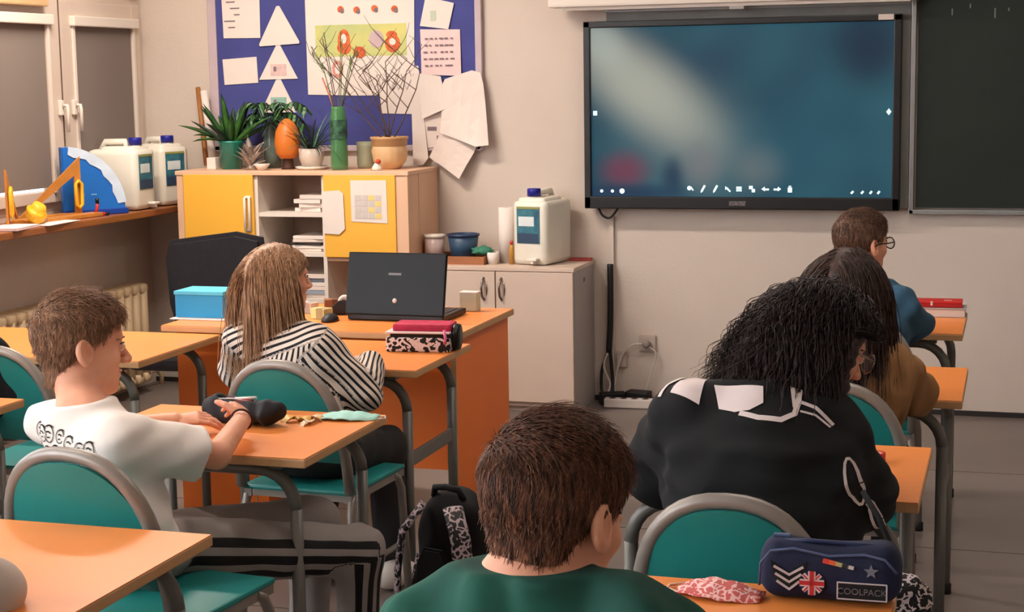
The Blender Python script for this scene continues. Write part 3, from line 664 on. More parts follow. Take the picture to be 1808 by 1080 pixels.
for i in range(9):
    a = -0.3 + i * 0.42; L_ = q.uniform(.2, .3)
    dx, dy = math.cos(a), -abs(math.sin(a)) * 0.55
    pts = [Vector((0, 0, 0.2)) + Vector((dx * L_ * t * 0.75, dy * L_ * t * 0.6, 0.10 * math.sin(t * 2.6) + 0.06 * t * (1 if i % 2 else -0.4))) for t in [k / 8 for k in range(9)]]
    stm = T('stem', m_leafd, gv, pts, r=0.0025, seg=5)
    for k in range(2, 9):
        for s in (-1, 1):
            t = (pts[k] - pts[k - 1]).normalized(); sd = t.cross(Vector((0, 0, 1))).normalized() * s
            bm = bmesh.new(); leaf_mesh(bm, pts[k], sd + t * 0.5 + Vector((0, 0, -0.1)), 0.085, 0.026, 0.5, 0.05, 3, 0.1); ob('leaflet', bm, (m_leafp, m_leafd, m_leaf)[(k + i) % 3], stm)
ov = thing('orange_vase', 'tall orange vase with a dark foot on the yellow cabinet', 'vase', (-3.585, 7.72, ZY))
LA('body', mat('orange_glaze', (216, 118, 40), 0.45, var=.15, scale=6), ov, [(0, 0.05), (0.04, 0.055), (0.06, 0.08), (0.067, 0.13), (0.060, 0.19), (0.038, 0.235), (0.014, 0.255), (0, 0.258)], 28)
LA('foot', mat('dark_wood', (64, 36, 24), .6), ov, [(0, 0), (0.036, 0), (0.03, 0.012), (0.026, 0.05), (0.034, 0.058), (0, 0.058)], 20)
sp = thing('potted_spider_plant', 'dark spiky plant arching out of a round white pot on a saucer', 'plant', (-3.445, 7.70, ZY), 0, 'plants on the cabinet')
LA('saucer', m_white, sp, [(0, 0), (0.07, 0), (0.085, 0.014), (0.08, 0.016), (0.066, 0.006), (0, 0.006)], 28)
LA('pot', mat('white_glaze', (214, 198, 184), .35, var=.12, scale=9), sp, [(0, 0.008), (0.045, 0.008), (0.062, 0.055), (0.064, 0.105), (0.058, 0.105), (0.056, 0.085), (0, 0.085)], 28)
LA('soil', m_soil, sp, [(0, 0.095), (0.058, 0.092)], 18)
for i in range(34):
    a = i * 2.399; tl = q.uniform(.3, 1.1)
    bm = bmesh.new(); leaf_mesh(bm, (0.015 * math.cos(a), 0.015 * math.sin(a), 0.09), (math.cos(a) * tl, math.sin(a) * tl * 0.7, 1.0), q.uniform(.14, .27), 0.011, 0.9 * tl, 0.1, 7, 0.15); ob('leaf', bm, m_leafd if i % 4 else m_leafp, sp)
gb = thing('green_bottle', 'green glass bottle with a dark label and a red straw', 'bottle', (-3.275, 7.66, ZY))
LA('glass', mat('green_glass', (88, 150, 96), 0.1, alpha=0.62, var=.25, scale=8), gb, [(0, 0), (0.04, 0), (0.044, 0.02), (0.043, 0.13), (0.040, 0.16), (0.043, 0.20), (0.042, 0.26), (0.034, 0.30), (0.036, 0.315), (0.031, 0.315), (0.038, 0.2), (0.038, 0.02), (0, 0.01)], 24)
bm = bmesh.new(); tube(bm, [(0, 0, 0.155), (0, 0, 0.25)], 0.0445, 24, cap=False); ob('label', bm, mat('dark_label', (26, 44, 36), .5, var=.4, scale=30, rgb2=(60, 110, 80)), gb)
T('straw', mat('red_straw', (186, 96, 84), .5), gb, [(0.0, 0, 0.14), (-0.03, 0, 0.33), (-0.075, -0.01, 0.46)], r=0.004)
for i in range(9):
    a = i * 0.75; pts = [(0, 0, 0.2), (0.03 * math.cos(a), 0.03 * math.sin(a), 0.34), (0.07 * math.cos(a) + 0.0, 0.05 * math.sin(a), 0.46 + 0.02 * (i % 3)), (0.13 * math.cos(a) - 0.01, 0.08 * math.sin(a), 0.58 + 0.035 * (i % 4))]
    stm = T('shoot', m_twigg if i % 3 else m_twig, gb, pts, r=0.0022, seg=5)
    for k in range(5):
        p = Vector(pts[2]).lerp(Vector(pts[3]), k / 5)
        bm = bmesh.new(); leaf_mesh(bm, p, (math.cos(a + k * 2), math.sin(a + k * 2) * 0.5, 0.8), 0.05, 0.007, 0.2, 0.1, 3); ob('needle_leaf', bm, m_twigg, stm)
gj = LA('glass_jar', mat('pale_glass', (176, 178, 150), 0.12, alpha=0.6), None, [(0, 0), (0.04, 0), (0.045, 0.02), (0.045, 0.11), (0.05, 0.135), (0.046, 0.135), (0.041, 0.11), (0.041, 0.02), (0, 0.006)], 24, loc=(-3.19, 7.80, ZY)); tag(gj, 'pale ribbed glass jar between the green bottle and the cream pot', 'jar')
rp_ = thing('potted_twigs', 'dry branching twigs in a ribbed cream bowl-shaped pot', 'plant', (-3.035, 7.74, ZY), 0, 'plants on the cabinet')
LA('pot', mat('cream_glaze', (214, 176, 132), .45, var=.1, scale=8), rp_, [(0, 0), (0.05, 0), (0.082, 0.04), (0.09, 0.09), (0.086, 0.115)], 48, wob=lambda k, j: 1 + 0.018 * math.cos(k * PI / 1.5) * (1 if 0 < j < 4 else 0))
LA('rim', mat('cream_rim', (190, 146, 100), .45), rp_, [(0.084, 0.113), (0.09, 0.118), (0.09, 0.145), (0.096, 0.15), (0.096, 0.162), (0.084, 0.162), (0.08, 0.12)], 32)
LA('soil', m_soil, rp_, [(0, 0.135), (0.083, 0.13)], 18)
def grow(p, d, L_, r, depth, out):
    pts = [p.copy()]; n = 4
    for k in range(n):
        d = (d + Vector((q.uniform(-.16, .16), q.uniform(-.1, .1), q.uniform(-.02, .10)))).normalized(); p = p + d * L_ / n; pts.append(p.copy())
        if depth and k >= 1:
            s = Vector((q.choice((-1, 1)) * q.uniform(.4, .9), q.uniform(-.35, .2), q.uniform(.4, .9))).normalized(); grow(p, s, L_ * q.uniform(.4, .6), r * 0.65, depth - 1, out)
    out.append((pts, r))
for i in range(7):
    tw = []; dx = -0.75 + 0.22 * i
    grow(Vector((q.uniform(-.02, .02), 0, 0.13)), Vector((dx, q.uniform(-.25, .1), 1)).normalized(), q.uniform(.3, .44), 0.004, 2, tw)
    bm = bmesh.new()
    for pts, r0 in tw: tube(bm, pts, r0, 5, rr=[r0 * (1 - 0.5 * k / (len(pts) - 1)) for k in range(len(pts))])
    ob('twig', bm, m_twig, rp_)
fg = thing('small_figurine', 'tiny white and red figurine in front of the cream pot', 'figurine', (-3.05, 7.60, ZY))
LA('body', m_white, fg, [(0, 0), (0.02, 0), (0.022, 0.012), (0.012, 0.03), (0.01, 0.034), (0, 0.036)], 14, wob=lambda k, j: 1.2 if k % 7 < 3 else 0.9)
LA('head', mat('figurine_red', (196, 70, 48), .5), fg, [(0, 0.03), (0.010, 0.034), (0.014, 0.044), (0.009, 0.054), (0, 0.057)], 12, (0.008, 0, 0))
LA('paw', mat('figurine_orange', (210, 130, 70), .5), fg, [(0, 0), (0.008, 0.002), (0.008, 0.012), (0, 0.016)], 10, (-0.02, -0.008, 0))
stk = T('wooden_stick', mat('stick_wood', (164, 106, 58), .5, var=.2, scale=10), None, [(0, 0, 0.012), (-0.085, 0.10, 0.42)], r=0.013, seg=6, loc=(-4.118, 7.85, ZY)); tag(stk, 'brown wooden stick leaning against the wall corner', 'stick')
rl2 = T('paper_tube', m_paper, None, [(0, 0, 0.006), (-0.085, 0.085, 0.40)], r=0.02, seg=14, loc=(-4.07, 7.84, ZY)); tag(rl2, 'rolled white paper leaning beside the wooden stick', 'paper roll')
bxs = B('small_white_box', mat('box_white', (226, 214, 206), .6), None, ((0, 0, 0.03), (0.05, 0.05, 0.06)), bevel=0.003, loc=(-4.0, 7.70, ZY)); tag(bxs, 'small white box beside the teal pot', 'box')

# ------------------------------------------------------------------ things on the window sill
ZS = 0.997
jerrycan('canister', 'white canister on the sill, partly behind the blue arc, blue cap', (-4.245, 7.44, ZS), PI / 2, w=0.20, d=0.28, h=0.35)
jerrycan('canister', 'white canister on the sill nearest the yellow cabinet', (-4.235, 7.73, ZS), PI / 2 - 0.3, w=0.20, d=0.24, h=0.35)
bl = thing('blue_protractor', 'large blue plastic quarter-round board with a white curved rim', 'protractor', (-4.44, 6.98, ZS), math.radians(48))
R_ = 0.33; n = 14
m_blue = mat('blue_plastic_bright', (30, 108, 196), .4, var=.12, scale=5)
qd = [(0, 0)] + [(R_ * 0.93 * math.sin(a), 0.02 + R_ * 0.95 * math.cos(a)) for a in [PI / 2 * k / n for k in range(n, -1, -1)]]
bm = bmesh.new(); prism(bm, qd, 0.05, bevel=0.006); ob('plate', bm, m_blue, bl)
band = [(R_ * (0.80 + 0.02 * math.sin(k * 2.1)) * math.sin(PI / 2 * k / n), 0.02 + R_ * (0.83 + 0.02 * math.sin(k * 2.1)) * math.cos(PI / 2 * k / n)) for k in range(1, n)] + [(R_ * 0.945 * math.sin(PI / 2 * k / n), 0.02 + R_ * 0.965 * math.cos(PI / 2 * k / n)) for k in range(n - 1, 0, -1)]
bm = bmesh.new(); prism(bm, band, 0.058, Matrix.Translation((0, -0.004, 0))); ob('white_rim', bm, mat('pale_rim', (206, 222, 240), .5, var=.12, scale=12), bl)
B('base_strip', mat('deep_blue', (22, 62, 150), .4), bl, ((R_ * 0.48, 0.025, 0.014), (R_ * 0.98, 0.06, 0.028)), bevel=0.004)
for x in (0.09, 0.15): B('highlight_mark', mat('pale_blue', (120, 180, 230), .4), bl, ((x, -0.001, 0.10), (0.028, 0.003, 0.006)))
rc = thing('red_clip', 'small red and black clip standing before the blue board', 'clip', (-4.30, 7.03, ZS), 0.7)
T('clip_arm', mat('clip_red', (196, 46, 38), .4), rc, [(0, 0, 0.008), (0.01, 0, 0.035), (0.012, 0, 0.06)], [(-0.02, 0, 0.008), (0.05, 0, 0.008)], r=0.008)
LA('clip_end', m_black, rc, [(0, 0.06), (0.009, 0.06), (0.009, 0.085), (0, 0.087)], 10, (0.012, 0, 0))
T('clip_foot', m_black, rc, [(-0.035, 0, 0.009), (-0.02, 0, 0.009)], [(0.05, 0, 0.009), (0.065, 0, 0.009)], r=0.009)
m_set = mat('set_square_wood', (196, 128, 56), .45, var=.2, scale=9)
def set_square(label, loc, rz, flip, s=0.27, h=0.29):
    t = thing('set_square', label, 'set square', loc, rz, 'set squares on the sill')
    o_ = [(0, 0), (s, 0), (0 if flip else s, h)]; i_ = [(0.030, 0.022), (s - 0.055, 0.022), (0.034, h - 0.09)] if flip else [(0.055, 0.022), (s - 0.034, 0.022), (s - 0.034, h - 0.09)]
    bm = bmesh.new(); a = [bm.verts.new((x, 0, z)) for x, z in o_] ; b_ = [bm.verts.new((x, 0, z)) for x, z in i_]
    for k in range(3): bm.faces.new((a[k], a[(k + 1) % 3], b_[(k + 1) % 3], b_[k]))
    r = bmesh.ops.extrude_face_region(bm, geom=bm.faces[:]); bmesh.ops.translate(bm, vec=(0, 0.01, 0), verts=[v for v in r['geom'] if isinstance(v, bmesh.types.BMVert)])
    bmesh.ops.recalc_face_normals(bm, faces=bm.faces[:]); ob('triangle', bm, m_set, t)
    x = 0.02 if flip else s - 0.02
    bm = bmesh.new(); tube(bm, [(x - 0.016, -0.012, 0.06), (x - 0.016, -0.012, 0.16), (x, -0.012, 0.175), (x + 0.016, -0.012, 0.16), (x + 0.016, -0.012, 0.06), (x, -0.012, 0.045)], 0.009, 8, closed=True)
    ob('handle', bm, mat('yellow_plastic', (236, 180, 40), .4), t)
    return t
set_square('wooden set square leaning beside the blue quarter-round board', (-4.50, 6.66, ZS), math.radians(64), False, s=0.36)
set_square('wooden set square at the left edge of the sill, yellow handle', (-4.36, 6.40, ZS), math.radians(115), True, s=0.30, h=0.26)
yb_ = thing('yellow_tool', 'round yellow plastic handle at the left end of the sill', 'handle', (-4.30, 6.53, ZS))
bm = bmesh.new(); bmesh.ops.create_icosphere(bm, subdivisions=3, radius=1)
for v in bm.verts: v.co = Vector((v.co.x * 0.045, v.co.y * 0.05, 0.05 + v.co.z * 0.05)) * (1 + 0.1 * math.sin(v.co.z * 8 + v.co.x * 5))
ob('knob', bm, mat('yellow_plastic', (236, 180, 40), .4), yb_, smooth=True)
T('shaft', m_set, yb_, [(0, 0, 0.02), (-0.02, 0.10, 0.015)], r=0.012)
for i, (l, x, y, rz_, w, d, z) in enumerate((('long wooden ruler lying on the sill in front of the set square', -4.33, 6.80, 1.45, 0.50, 0.07, 0.0), ('second wooden ruler lying across the sill behind the first', -4.43, 6.74, 1.57, 0.45, 0.05, 0.0))):
    o = B('wooden_ruler', m_set, None, ((0, 0, 0.009), (w, d, 0.018)), bevel=0.002, loc=(x, y, ZS + z), rot=(0, 0, rz_)); tag(o, l, 'ruler', 'rulers on the sill')
o = B('pink_folder', m_pink, None, ((0, 0, 0.006), (0.16, 0.24, 0.012)), loc=(-4.30, 6.33, ZS + 0.0), rot=(0, 0, 0.15)); tag(o, 'pink paper folder lying at the left end of the sill', 'folder')
o = B('white_paper_sheet', m_paper, None, ((0, 0, 0.002), (0.10, 0.30, 0.003)), loc=(-4.262, 6.62, ZS), rot=(0, 0, 0.08)); tag(o, 'white sheet lying at the front edge of the sill', 'paper')

# ------------------------------------------------------------------ desks
m_top = mat('desk_orange_laminate', (236, 142, 70), 0.34, var=0.06, scale=2.5, bump=0.02, bscale=150)
m_edge = mat('desk_edge_band', (196, 150, 104), 0.55, var=.08)
m_steel = mat('desk_frame_grey', (112, 110, 104), 0.42, var=.1, metal=0.25)
m_cap = mat('black_rubber', (22, 21, 21), .7)
def make_desk(w, d, label, loc, h=0.71):
    t = thing('school_desk', label, 'desk', loc, 0, 'school desks')
    B('tabletop', m_top, t, ((0, 0, h - 0.001), (w - 0.004, d - 0.004, 0.002)))
    B('edge_band', m_edge, t, ((0, 0, h - 0.013), (w, d, 0.022)), bevel=0.003)
    x, r, R = w / 2 - 0.055, 0.0165, 0.10
    for s in (-1, 1):
        y = s * (d / 2 - 0.06); zt = h - 0.045
        pts = [(-x, y, zt - R)] + [(-x + R - R * math.cos(a), y, zt - R + R * math.sin(a)) for a in [PI / 2 * k / 6 for k in range(1, 7)]]
        pts += [(-p[0], p[1], p[2]) for p in reversed(pts)]
        T('top_rail', m_steel, t, pts, r=r, seg=10)
        for sx in (-1, 1):
            lg = T('leg', m_steel, t, [(sx * x, y, zt - R + 0.002), (sx * x, y, 0.012)], r=r, seg=10)
            LA('leg_cap', m_cap, lg, [(0, 0), (0.02, 0), (0.02, 0.03), (0.0175, 0.032)], 12, (sx * x, y, 0))
    for sx in (-1, 1):
        B('side_bar', m_steel, t, ((sx * x, 0, 0.40), (0.014, d - 0.12, 0.045)), bevel=0.004)
        B('top_support', m_steel, t, ((sx * (x - 0.05), 0, h - 0.034), (0.03, d - 0.1, 0.018)))
    return t
dsk = make_desk(0.70, 0.55, 'small orange desk with the navy pencil case and pink mask', (-0.54, 2.605, 0))
for lb, x, y in (('small orange desk with a red tape roll, in front of the black hoodie', -0.54, 3.80), ('small orange desk beside the child in the tan top', -0.49, 4.96), ('foremost small orange desk on the right, red case on it', -0.53, 6.19),
                 ('small orange desk the boy in the white T-shirt leans on', -2.005, 3.875), ('small orange desk with the striped pink pencil case', -2.17, 5.095), ('small orange desk in the bottom left corner of the picture', -1.91, 2.66)):
    dup(dsk, (x, y, 0), 0, lb)
d2 = make_desk(1.30, 0.60, 'wide orange desk standing next to the radiator', (-3.445, 5.09, 0))
dup(d2, (-3.445, 3.83, 0), 0, 'wide orange desk at the left edge behind the boy in white')

# ------------------------------------------------------------------ chairs
m_teal = mat('chair_teal', (28, 128, 124), 0.42, var=.1, scale=3)
m_chrome = mat('chair_frame_grey', (142, 134, 126), 0.4, metal=0.3, var=.08)
def make_chair(label, loc, rz):
    t = thing('school_chair', label, 'chair', loc, rz, 'school chairs')
    a_ = 0.178; zc = 0.60; b_ = 0.225; r = 0.0165
    def arcpt(k, n, s=1.0, dy=0.0): 
        an = PI - PI * k / n
        c, s_ = math.cos(an), math.sin(an)
        z = zc + b_ * s * math.copysign(abs(s_) ** 0.9, s_)
        return (a_ * s * math.copysign(abs(c) ** 0.85, c), -0.20 - 0.22 * (z - 0.45) + dy, z)
    n = 22
    up = [(-a_, -0.195, 0.44), (-a_, -0.21, 0.52)] + [arcpt(k, n) for k in range(n + 1)] + [(a_, -0.21, 0.52), (a_, -0.195, 0.44)]
    T('back_frame', m_chrome, t, up, r=r, seg=10)
    bm = bmesh.new(); f_, k_ = [], []
    outl = [(-a_ * 0.94, -0.2 - 0.22 * 0.09, 0.535)] + [arcpt(k, n, 0.94) for k in range(n + 1)] + [(a_ * 0.94, -0.2 - 0.22 * 0.09, 0.535)]
    cen = (0, -0.235, 0.65)
    for side, off in ((0, 0.006), (1, -0.006)):
        vs = []
        rings = []
        for s in (1.0, 0.66, 0.33):
            rings.append([bm.verts.new((cen[0] + (p[0] - cen[0]) * s, cen[1] + (p[1] - cen[1]) * s + off - 0.020 * (1 - (p[0] * s / a_) ** 2), cen[2] + (p[2] - cen[2]) * s)) for p in outl])
        cv = bm.verts.new((0, cen[1] + off - 0.020, cen[2])); m_ = len(outl)
        for A, C in zip(rings, rings[1:]):
            for k in range(m_): bm.faces.new((A[k], A[(k + 1) % m_], C[(k + 1) % m_], C[k]))
        for k in range(m_): bm.faces.new((rings[-1][k], rings[-1][(k + 1) % m_], cv))
        f_.append(rings[0])
    for k in range(len(outl)): bm.faces.new((f_[0][k], f_[0][(k + 1) % len(outl)], f_[1][(k + 1) % len(outl)], f_[1][k]))
    bmesh.ops.recalc_face_normals(bm, faces=bm.faces[:])
    ob('backrest', bm, m_teal, t, smooth=False)
    bm = bmesh.new(); box(bm, (0, 0.0, 0.435), (0.36, 0.38, 0.014), bevel=0.006)
    ob('seat', bm, m_teal, t)
    B('seat_frame', m_chrome, t, ((-0.165, 0, 0.418), (0.024, 0.37, 0.024)), ((0.165, 0, 0.418), (0.024, 0.37, 0.024)), ((0, 0.16, 0.418), (0.33, 0.024, 0.02)), ((0, -0.17, 0.418), (0.33, 0.024, 0.02)))
    for sx in (-1, 1):
        for y0, y1 in ((-0.15, -0.215), (0.12, 0.19)):
            pts = [(sx * 0.168, y0, 0.42), (sx * 0.172, y0 + (y1 - y0) * 0.4, 0.405), (sx * 0.176, y0 + (y1 - y0) * 0.62, 0.37), (sx * 0.182, y1, 0.012)]
            lg = T('leg', m_chrome, t, pts, r=0.013, seg=9)
            LA('leg_cap', m_cap, lg, [(0, 0), (0.017, 0), (0.017, 0.03), (0.014, 0.032)], 10, (sx * 0.182, y1, 0))
        T('stretcher', m_chrome, t, [(sx * 0.18, -0.185, 0.2), (sx * 0.18, 0.165, 0.2)], r=0.009, seg=7)
    return t
ch = make_chair('teal chair with grey tube frame holding the person in the black hoodie', (-0.515, 3.29, 0), 0.0)
for lb, x, y, rz_ in (('teal chair the boy in the white T-shirt sits on', -1.885, 3.27, -0.10), ('teal chair the girl in the striped shirt sits on', -2.0, 4.50, -0.06),
                      ('teal chair at the left edge with a black jacket over it', -3.0, 4.56, 0.0), ('teal chair of the child in the tan top', -0.45, 4.50, 0.0),
                      ('teal chair of the boy with glasses at the front', -0.50, 5.70, 0.0), ('teal chair of the boy in the green shirt', -0.60, 2.10, 0.0), ('teal chair at the desk in the bottom left corner', -2.0, 2.12, 0.0)):
    o = dup(ch, (x, y, 0), rz_, lb)
    if y == 3.27: o.scale = (1.07, 1.07, 1.03)

# ------------------------------------------------------------------ teacher's desk
td = thing('teacher_desk', 'orange teacher desk with side panels, holding laptop and blue box', 'desk', (-3.05, 5.40, 0))
m_tpanel = mat('teacher_desk_orange', (246, 124, 42), 0.5, var=.06, scale=2)
tw_, tdp, th_ = 1.17, 0.68, 0.735
B('desktop', m_top, td, ((tw_ / 2, tdp / 2, th_ - 0.001), (tw_ - 0.004, tdp - 0.004, 0.002)))
B('edge_band', m_edge, td, ((tw_ / 2, tdp / 2, th_ - 0.013), (tw_, tdp, 0.022)), bevel=0.003)
sp_ = B('side_panel', m_tpanel, td, ((tw_ - 0.03, tdp / 2 + 0.01, (th_ - 0.026) / 2), (0.02, tdp - 0.06, th_ - 0.026)))
B('panel_edge', m_edge, sp_, ((tw_ - 0.03, 0.038, (th_ - 0.026) / 2), (0.021, 0.006, th_ - 0.026)))
B('front_panel', m_tpanel, td, ((tw_ / 2 + 0.15, 0.10, 0.465), (tw_ - 0.38, 0.018, 0.485)))
pd = B('drawer_unit', m_tpanel, td, ((0.20, 0.37, 0.355), (0.36, 0.58, 0.70)))
B('panel_edge', m_edge, pd, ((0.33, 0.078, 0.355), (0.006, 0.006, 0.69)))

lp = thing('laptop', 'open black laptop seen from behind on the teacher desk', 'laptop', (-2.215, 5.655, 0.736), -0.02)
B('base', m_black, lp, ((0, 0.13, 0.012), (0.385, 0.25, 0.022)), bevel=0.005)
B('keyboard', m_dk, lp, ((0, 0.15, 0.0235), (0.34, 0.13, 0.002)))
rotl = Matrix.Rotation(math.radians(-13), 4, 'X')
bm = bmesh.new(); box(bm, Vector((0, 0.0, 0.022)) + rotl.to_3x3() @ Vector((0, 0, 0.118)), (0.395, 0.014, 0.236), rot=rotl, bevel=0.005)
m_lid = mat('glossy_black_lid', (10, 9, 9), 0.38, var=.2, spec=0.25); lid = ob('lid', bm, m_lid, lp)
bm = bmesh.new(); box(bm, Vector((0, 0.0, 0.022)) + rotl.to_3x3() @ Vector((-0.005, -0.0078, 0.155)), (0.05, 0.001, 0.008), rot=rotl); ob('logo', bm, mat('logo_silver', (110, 100, 98), .3), lid)
bm = bmesh.new(); lathe(bm, [(0, 0), (0.009, 0), (0.009, 0.001), (0, 0.001)], 14); bmesh.ops.transform(bm, matrix=Matrix.Translation(Vector((0, 0.0, 0.022)) + rotl.to_3x3() @ Vector((0.0, -0.0076, 0.055))) @ rotl @ Matrix.Rotation(PI / 2, 4, 'X'), verts=bm.verts[:]); ob('emblem', bm, mat('emblem_silver', (206, 190, 180), .3), lid)
bb_ = thing('blue_box', 'light blue lidded box on the left end of the teacher desk', 'box', (-2.985, 5.655, 0.740), 0.02)
m_lb = mat('box_blue', (44, 148, 198), .6, var=.05)
B('box_body', m_lb, bb_, ((0, 0, 0.045), (0.20, 0.15, 0.09)), bevel=0.002)
B('lid', mat('box_blue_lid', (84, 186, 218), .55, var=.05), bb_, ((0, 0, 0.094), (0.207, 0.157, 0.014)), bevel=0.002)
o = B('white_paper_sheet', m_paper, None, ((0, 0, 0.002), (0.25, 0.2, 0.003)), loc=(-2.965, 5.64, 0.736)); tag(o, 'white sheet under the blue box on the teacher desk', 'paper')
pc = thing('pen_cup', 'cup of pens behind the blue box', 'pen cup', (-2.90, 5.86, 0.736))
LA('cup', mat('cup_grey', (120, 118, 122), .4), pc, [(0, 0), (0.035, 0), (0.038, 0.09), (0.035, 0.09), (0.032, 0.004), (0, 0.004)], 20)
for i, (c, dx, dy) in enumerate((((210, 205, 200), -.03, .0), ((60, 110, 170), .02, .01), ((200, 190, 60), .0, .02), ((40, 40, 44), -.015, -.02), ((190, 200, 205), .03, -.01))):
    T('pen', mat('pen_%d' % i, c, .4), pc, [(dx * 0.3, dy * 0.3, 0.01), (dx, dy, 0.14 + 0.01 * (i % 3))], r=0.005)
o = thing('white_carton', 'small pale green-white carton behind the laptop', 'carton', (-2.03, 5.99, 0.736))
B('carton_body', mat('carton_pale', (206, 206, 180), .6), o, ((0, 0, 0.035), (0.07, 0.05, 0.07)), bevel=0.003); B('carton_flap', m_paper, o, ((0, 0, 0.072), (0.072, 0.052, 0.005)))
qq = random.Random(8)
clut = [('yellow marker lying on the teacher desk', (214, 170, 60)), ('white eraser block on the teacher desk', (230, 216, 200)), ('small brown box on the teacher desk', (140, 90, 60)), ('dark tape dispenser beside the laptop', (44, 40, 42)), ('pale yellow sticky-note block on the teacher desk', (232, 206, 140)), ('small black mouse left of the laptop', (26, 24, 26))]
spots = [(-2.72, 5.90), (-2.64, 5.82), (-2.58, 5.93), (-2.47, 5.78), (-2.52, 5.68), (-2.46, 5.62)]
for i, ((l, c), (x, y)) in enumerate(zip(clut, spots)):
    m = mat('desk_item_%d' % i, c, .5)
    if i == 0:
        t = thing('marker', l, 'marker', (x, y, 0.736), 0.5); T('barrel', m, t, [(-0.05, 0, 0.009), (0.03, 0, 0.009)], r=0.009); T('cap', m_dk, t, [(0.03, 0, 0.009), (0.065, 0, 0.009)], r=0.0095)
    elif i == 3:
        t = thing('tape_dispenser', l, 'tape dispenser', (x, y, 0.736), 0.3); bm = bmesh.new(); prism(bm, [(-.06, 0), (.06, 0), (.06, .02), (.03, .05), (-.02, .055), (-.06, .02)], 0.04, bevel=.004); ob('body', bm, m, t); LA('tape_roll', m_paper, t, [(.01, 0), (.025, 0), (.025, .02), (.01, .02), (.01, 0)], 16, rot=(PI / 2, 0, 0), loc=(0, 0.03, 0.05))
    elif i == 5:
        bm = bmesh.new(); bmesh.ops.create_icosphere(bm, subdivisions=3, radius=1)
        for v in bm.verts: v.co = Vector((v.co.x * .03, v.co.y * .05, max(0, v.co.z) * .03))
        tag(ob('computer_mouse', bm, m, loc=(x, y, 0.736), smooth=True), l, 'mouse')
    else:
        t = thing(('', 'eraser', 'small_box', '', 'note_block')[i], l, ('', 'eraser', 'box', '', 'note block')[i], (x, y, 0.736), qq.uniform(-.5, .5)); B('block', m, t, ((0, 0, 0.02), (0.07, 0.05, 0.04)), bevel=.003); B('sleeve', mat('sleeve_%d' % i, tuple(int(v * .7) for v in c), .5), t, ((0.012, 0, 0.0201), (0.035, 0.052, 0.0402)))

# office chair behind the teacher's desk, facing the class
oc = thing('office_chair', 'black swivel chair behind the teacher desk', 'chair', (-3.40, 6.40, 0), 0.08)
m_fab = mat('black_fabric', (34, 32, 36), .9, var=.15, scale=40, bump=.1)
bm = bmesh.new()
prism(bm, [(-.20, 0), (.20, 0), (.225, .10), (.235, .32), (.225, .40), (.10, .425), (-.10, .40), (-.215, .385), (-.235, .30), (-.225, .10)], 0.06, Matrix.Translation((0, .13, .55)), bevel=.02); ob('backrest', bm, m_fab, oc)
bm = bmesh.new(); box(bm, (0, -0.08, 0.46), (0.46, 0.44, 0.08), bevel=.03); ob('seat', bm, m_fab, oc)
T('post', m_black, oc, [(0, -.05, .1), (0, -.05, .43)], r=.025)
T('back_bar', m_black, oc, [(0, .05, .44), (0, .22, .44), (0, .215, .62)], r=.016)
for i in range(5):
    a = i * 2 * PI / 5 + .3; e = (0.27 * math.cos(a), -.05 + 0.27 * math.sin(a))
    lg = T('base_arm', m_black, oc, [(0, -.05, .10), (e[0], e[1], .07)], r=.018)
    LA('caster', m_black, lg, [(0, -.02), (.026, -.02), (.026, .02), (0, .02)], 14, loc=(e[0], e[1], .027), rot=(PI / 2, 0, a))
# ------------------------------------------------------------------ continuous figures: distance fields turned into one surface
A_ = lambda *v: np.array(v, dtype=np.float64)
def nrm(v):
    v = np.asarray(v, float); return v / np.linalg.norm(v)
def cap(P, a, b, ra, rb):
    a = np.asarray(a, float); b = np.asarray(b, float); ba = b - a; pa = P - a
    h = np.clip((pa @ ba) / (ba @ ba), 0, 1)
    return np.linalg.norm(pa - h[:, None] * ba, axis=1) - (ra + (rb - ra) * h)
def ell(P, c, r, R=None):
    q = P - np.asarray(c, float)
    if R is not None: q = q @ R
    r = np.asarray(r, float); k0 = np.linalg.norm(q / r, axis=1); k1 = np.linalg.norm(q / (r * r), axis=1) + 1e-9
    return k0 * (k0 - 1) / k1
def ecap(P, a, b, ra, rb, u):
    a = np.asarray(a, float); b = np.asarray(b, float); ba = b - a; pa = P - a; u = nrm(np.asarray(u, float) - ba * (np.dot(u, ba) / (ba @ ba)))
    h = np.clip((pa @ ba) / (ba @ ba), 0, 1); q = pa - h[:, None] * ba
    x = q @ u; rest = np.sqrt(np.maximum((q * q).sum(1) - x * x, 0))
    rx = ra[0] + (rb[0] - ra[0]) * h; ry = ra[1] + (rb[1] - ra[1]) * h
    return (np.sqrt((x / rx) ** 2 + (rest / ry) ** 2) - 1) * np.minimum(rx, ry)
def smin(a, b, k):
    h = np.clip(0.5 + 0.5 * (b - a) / k, 0, 1); return b + (a - b) * h - k * h * (1 - h)
def smax(a, b, k): return -smin(-a, -b, k)
def folds(P, amp, wl, seed):
    q = np.random.RandomState(seed); d = np.zeros(len(P))
    for i in range(4):
        v = q.normal(size=3); v /= np.linalg.norm(v); w = q.normal(size=3)
        d += np.sin(P @ v * 2 * PI / (wl * (0.7 + 0.25 * i)) + 1.3 * np.sin(P @ w * 14) + q.uniform(0, 6))
    return d * amp / 2.2

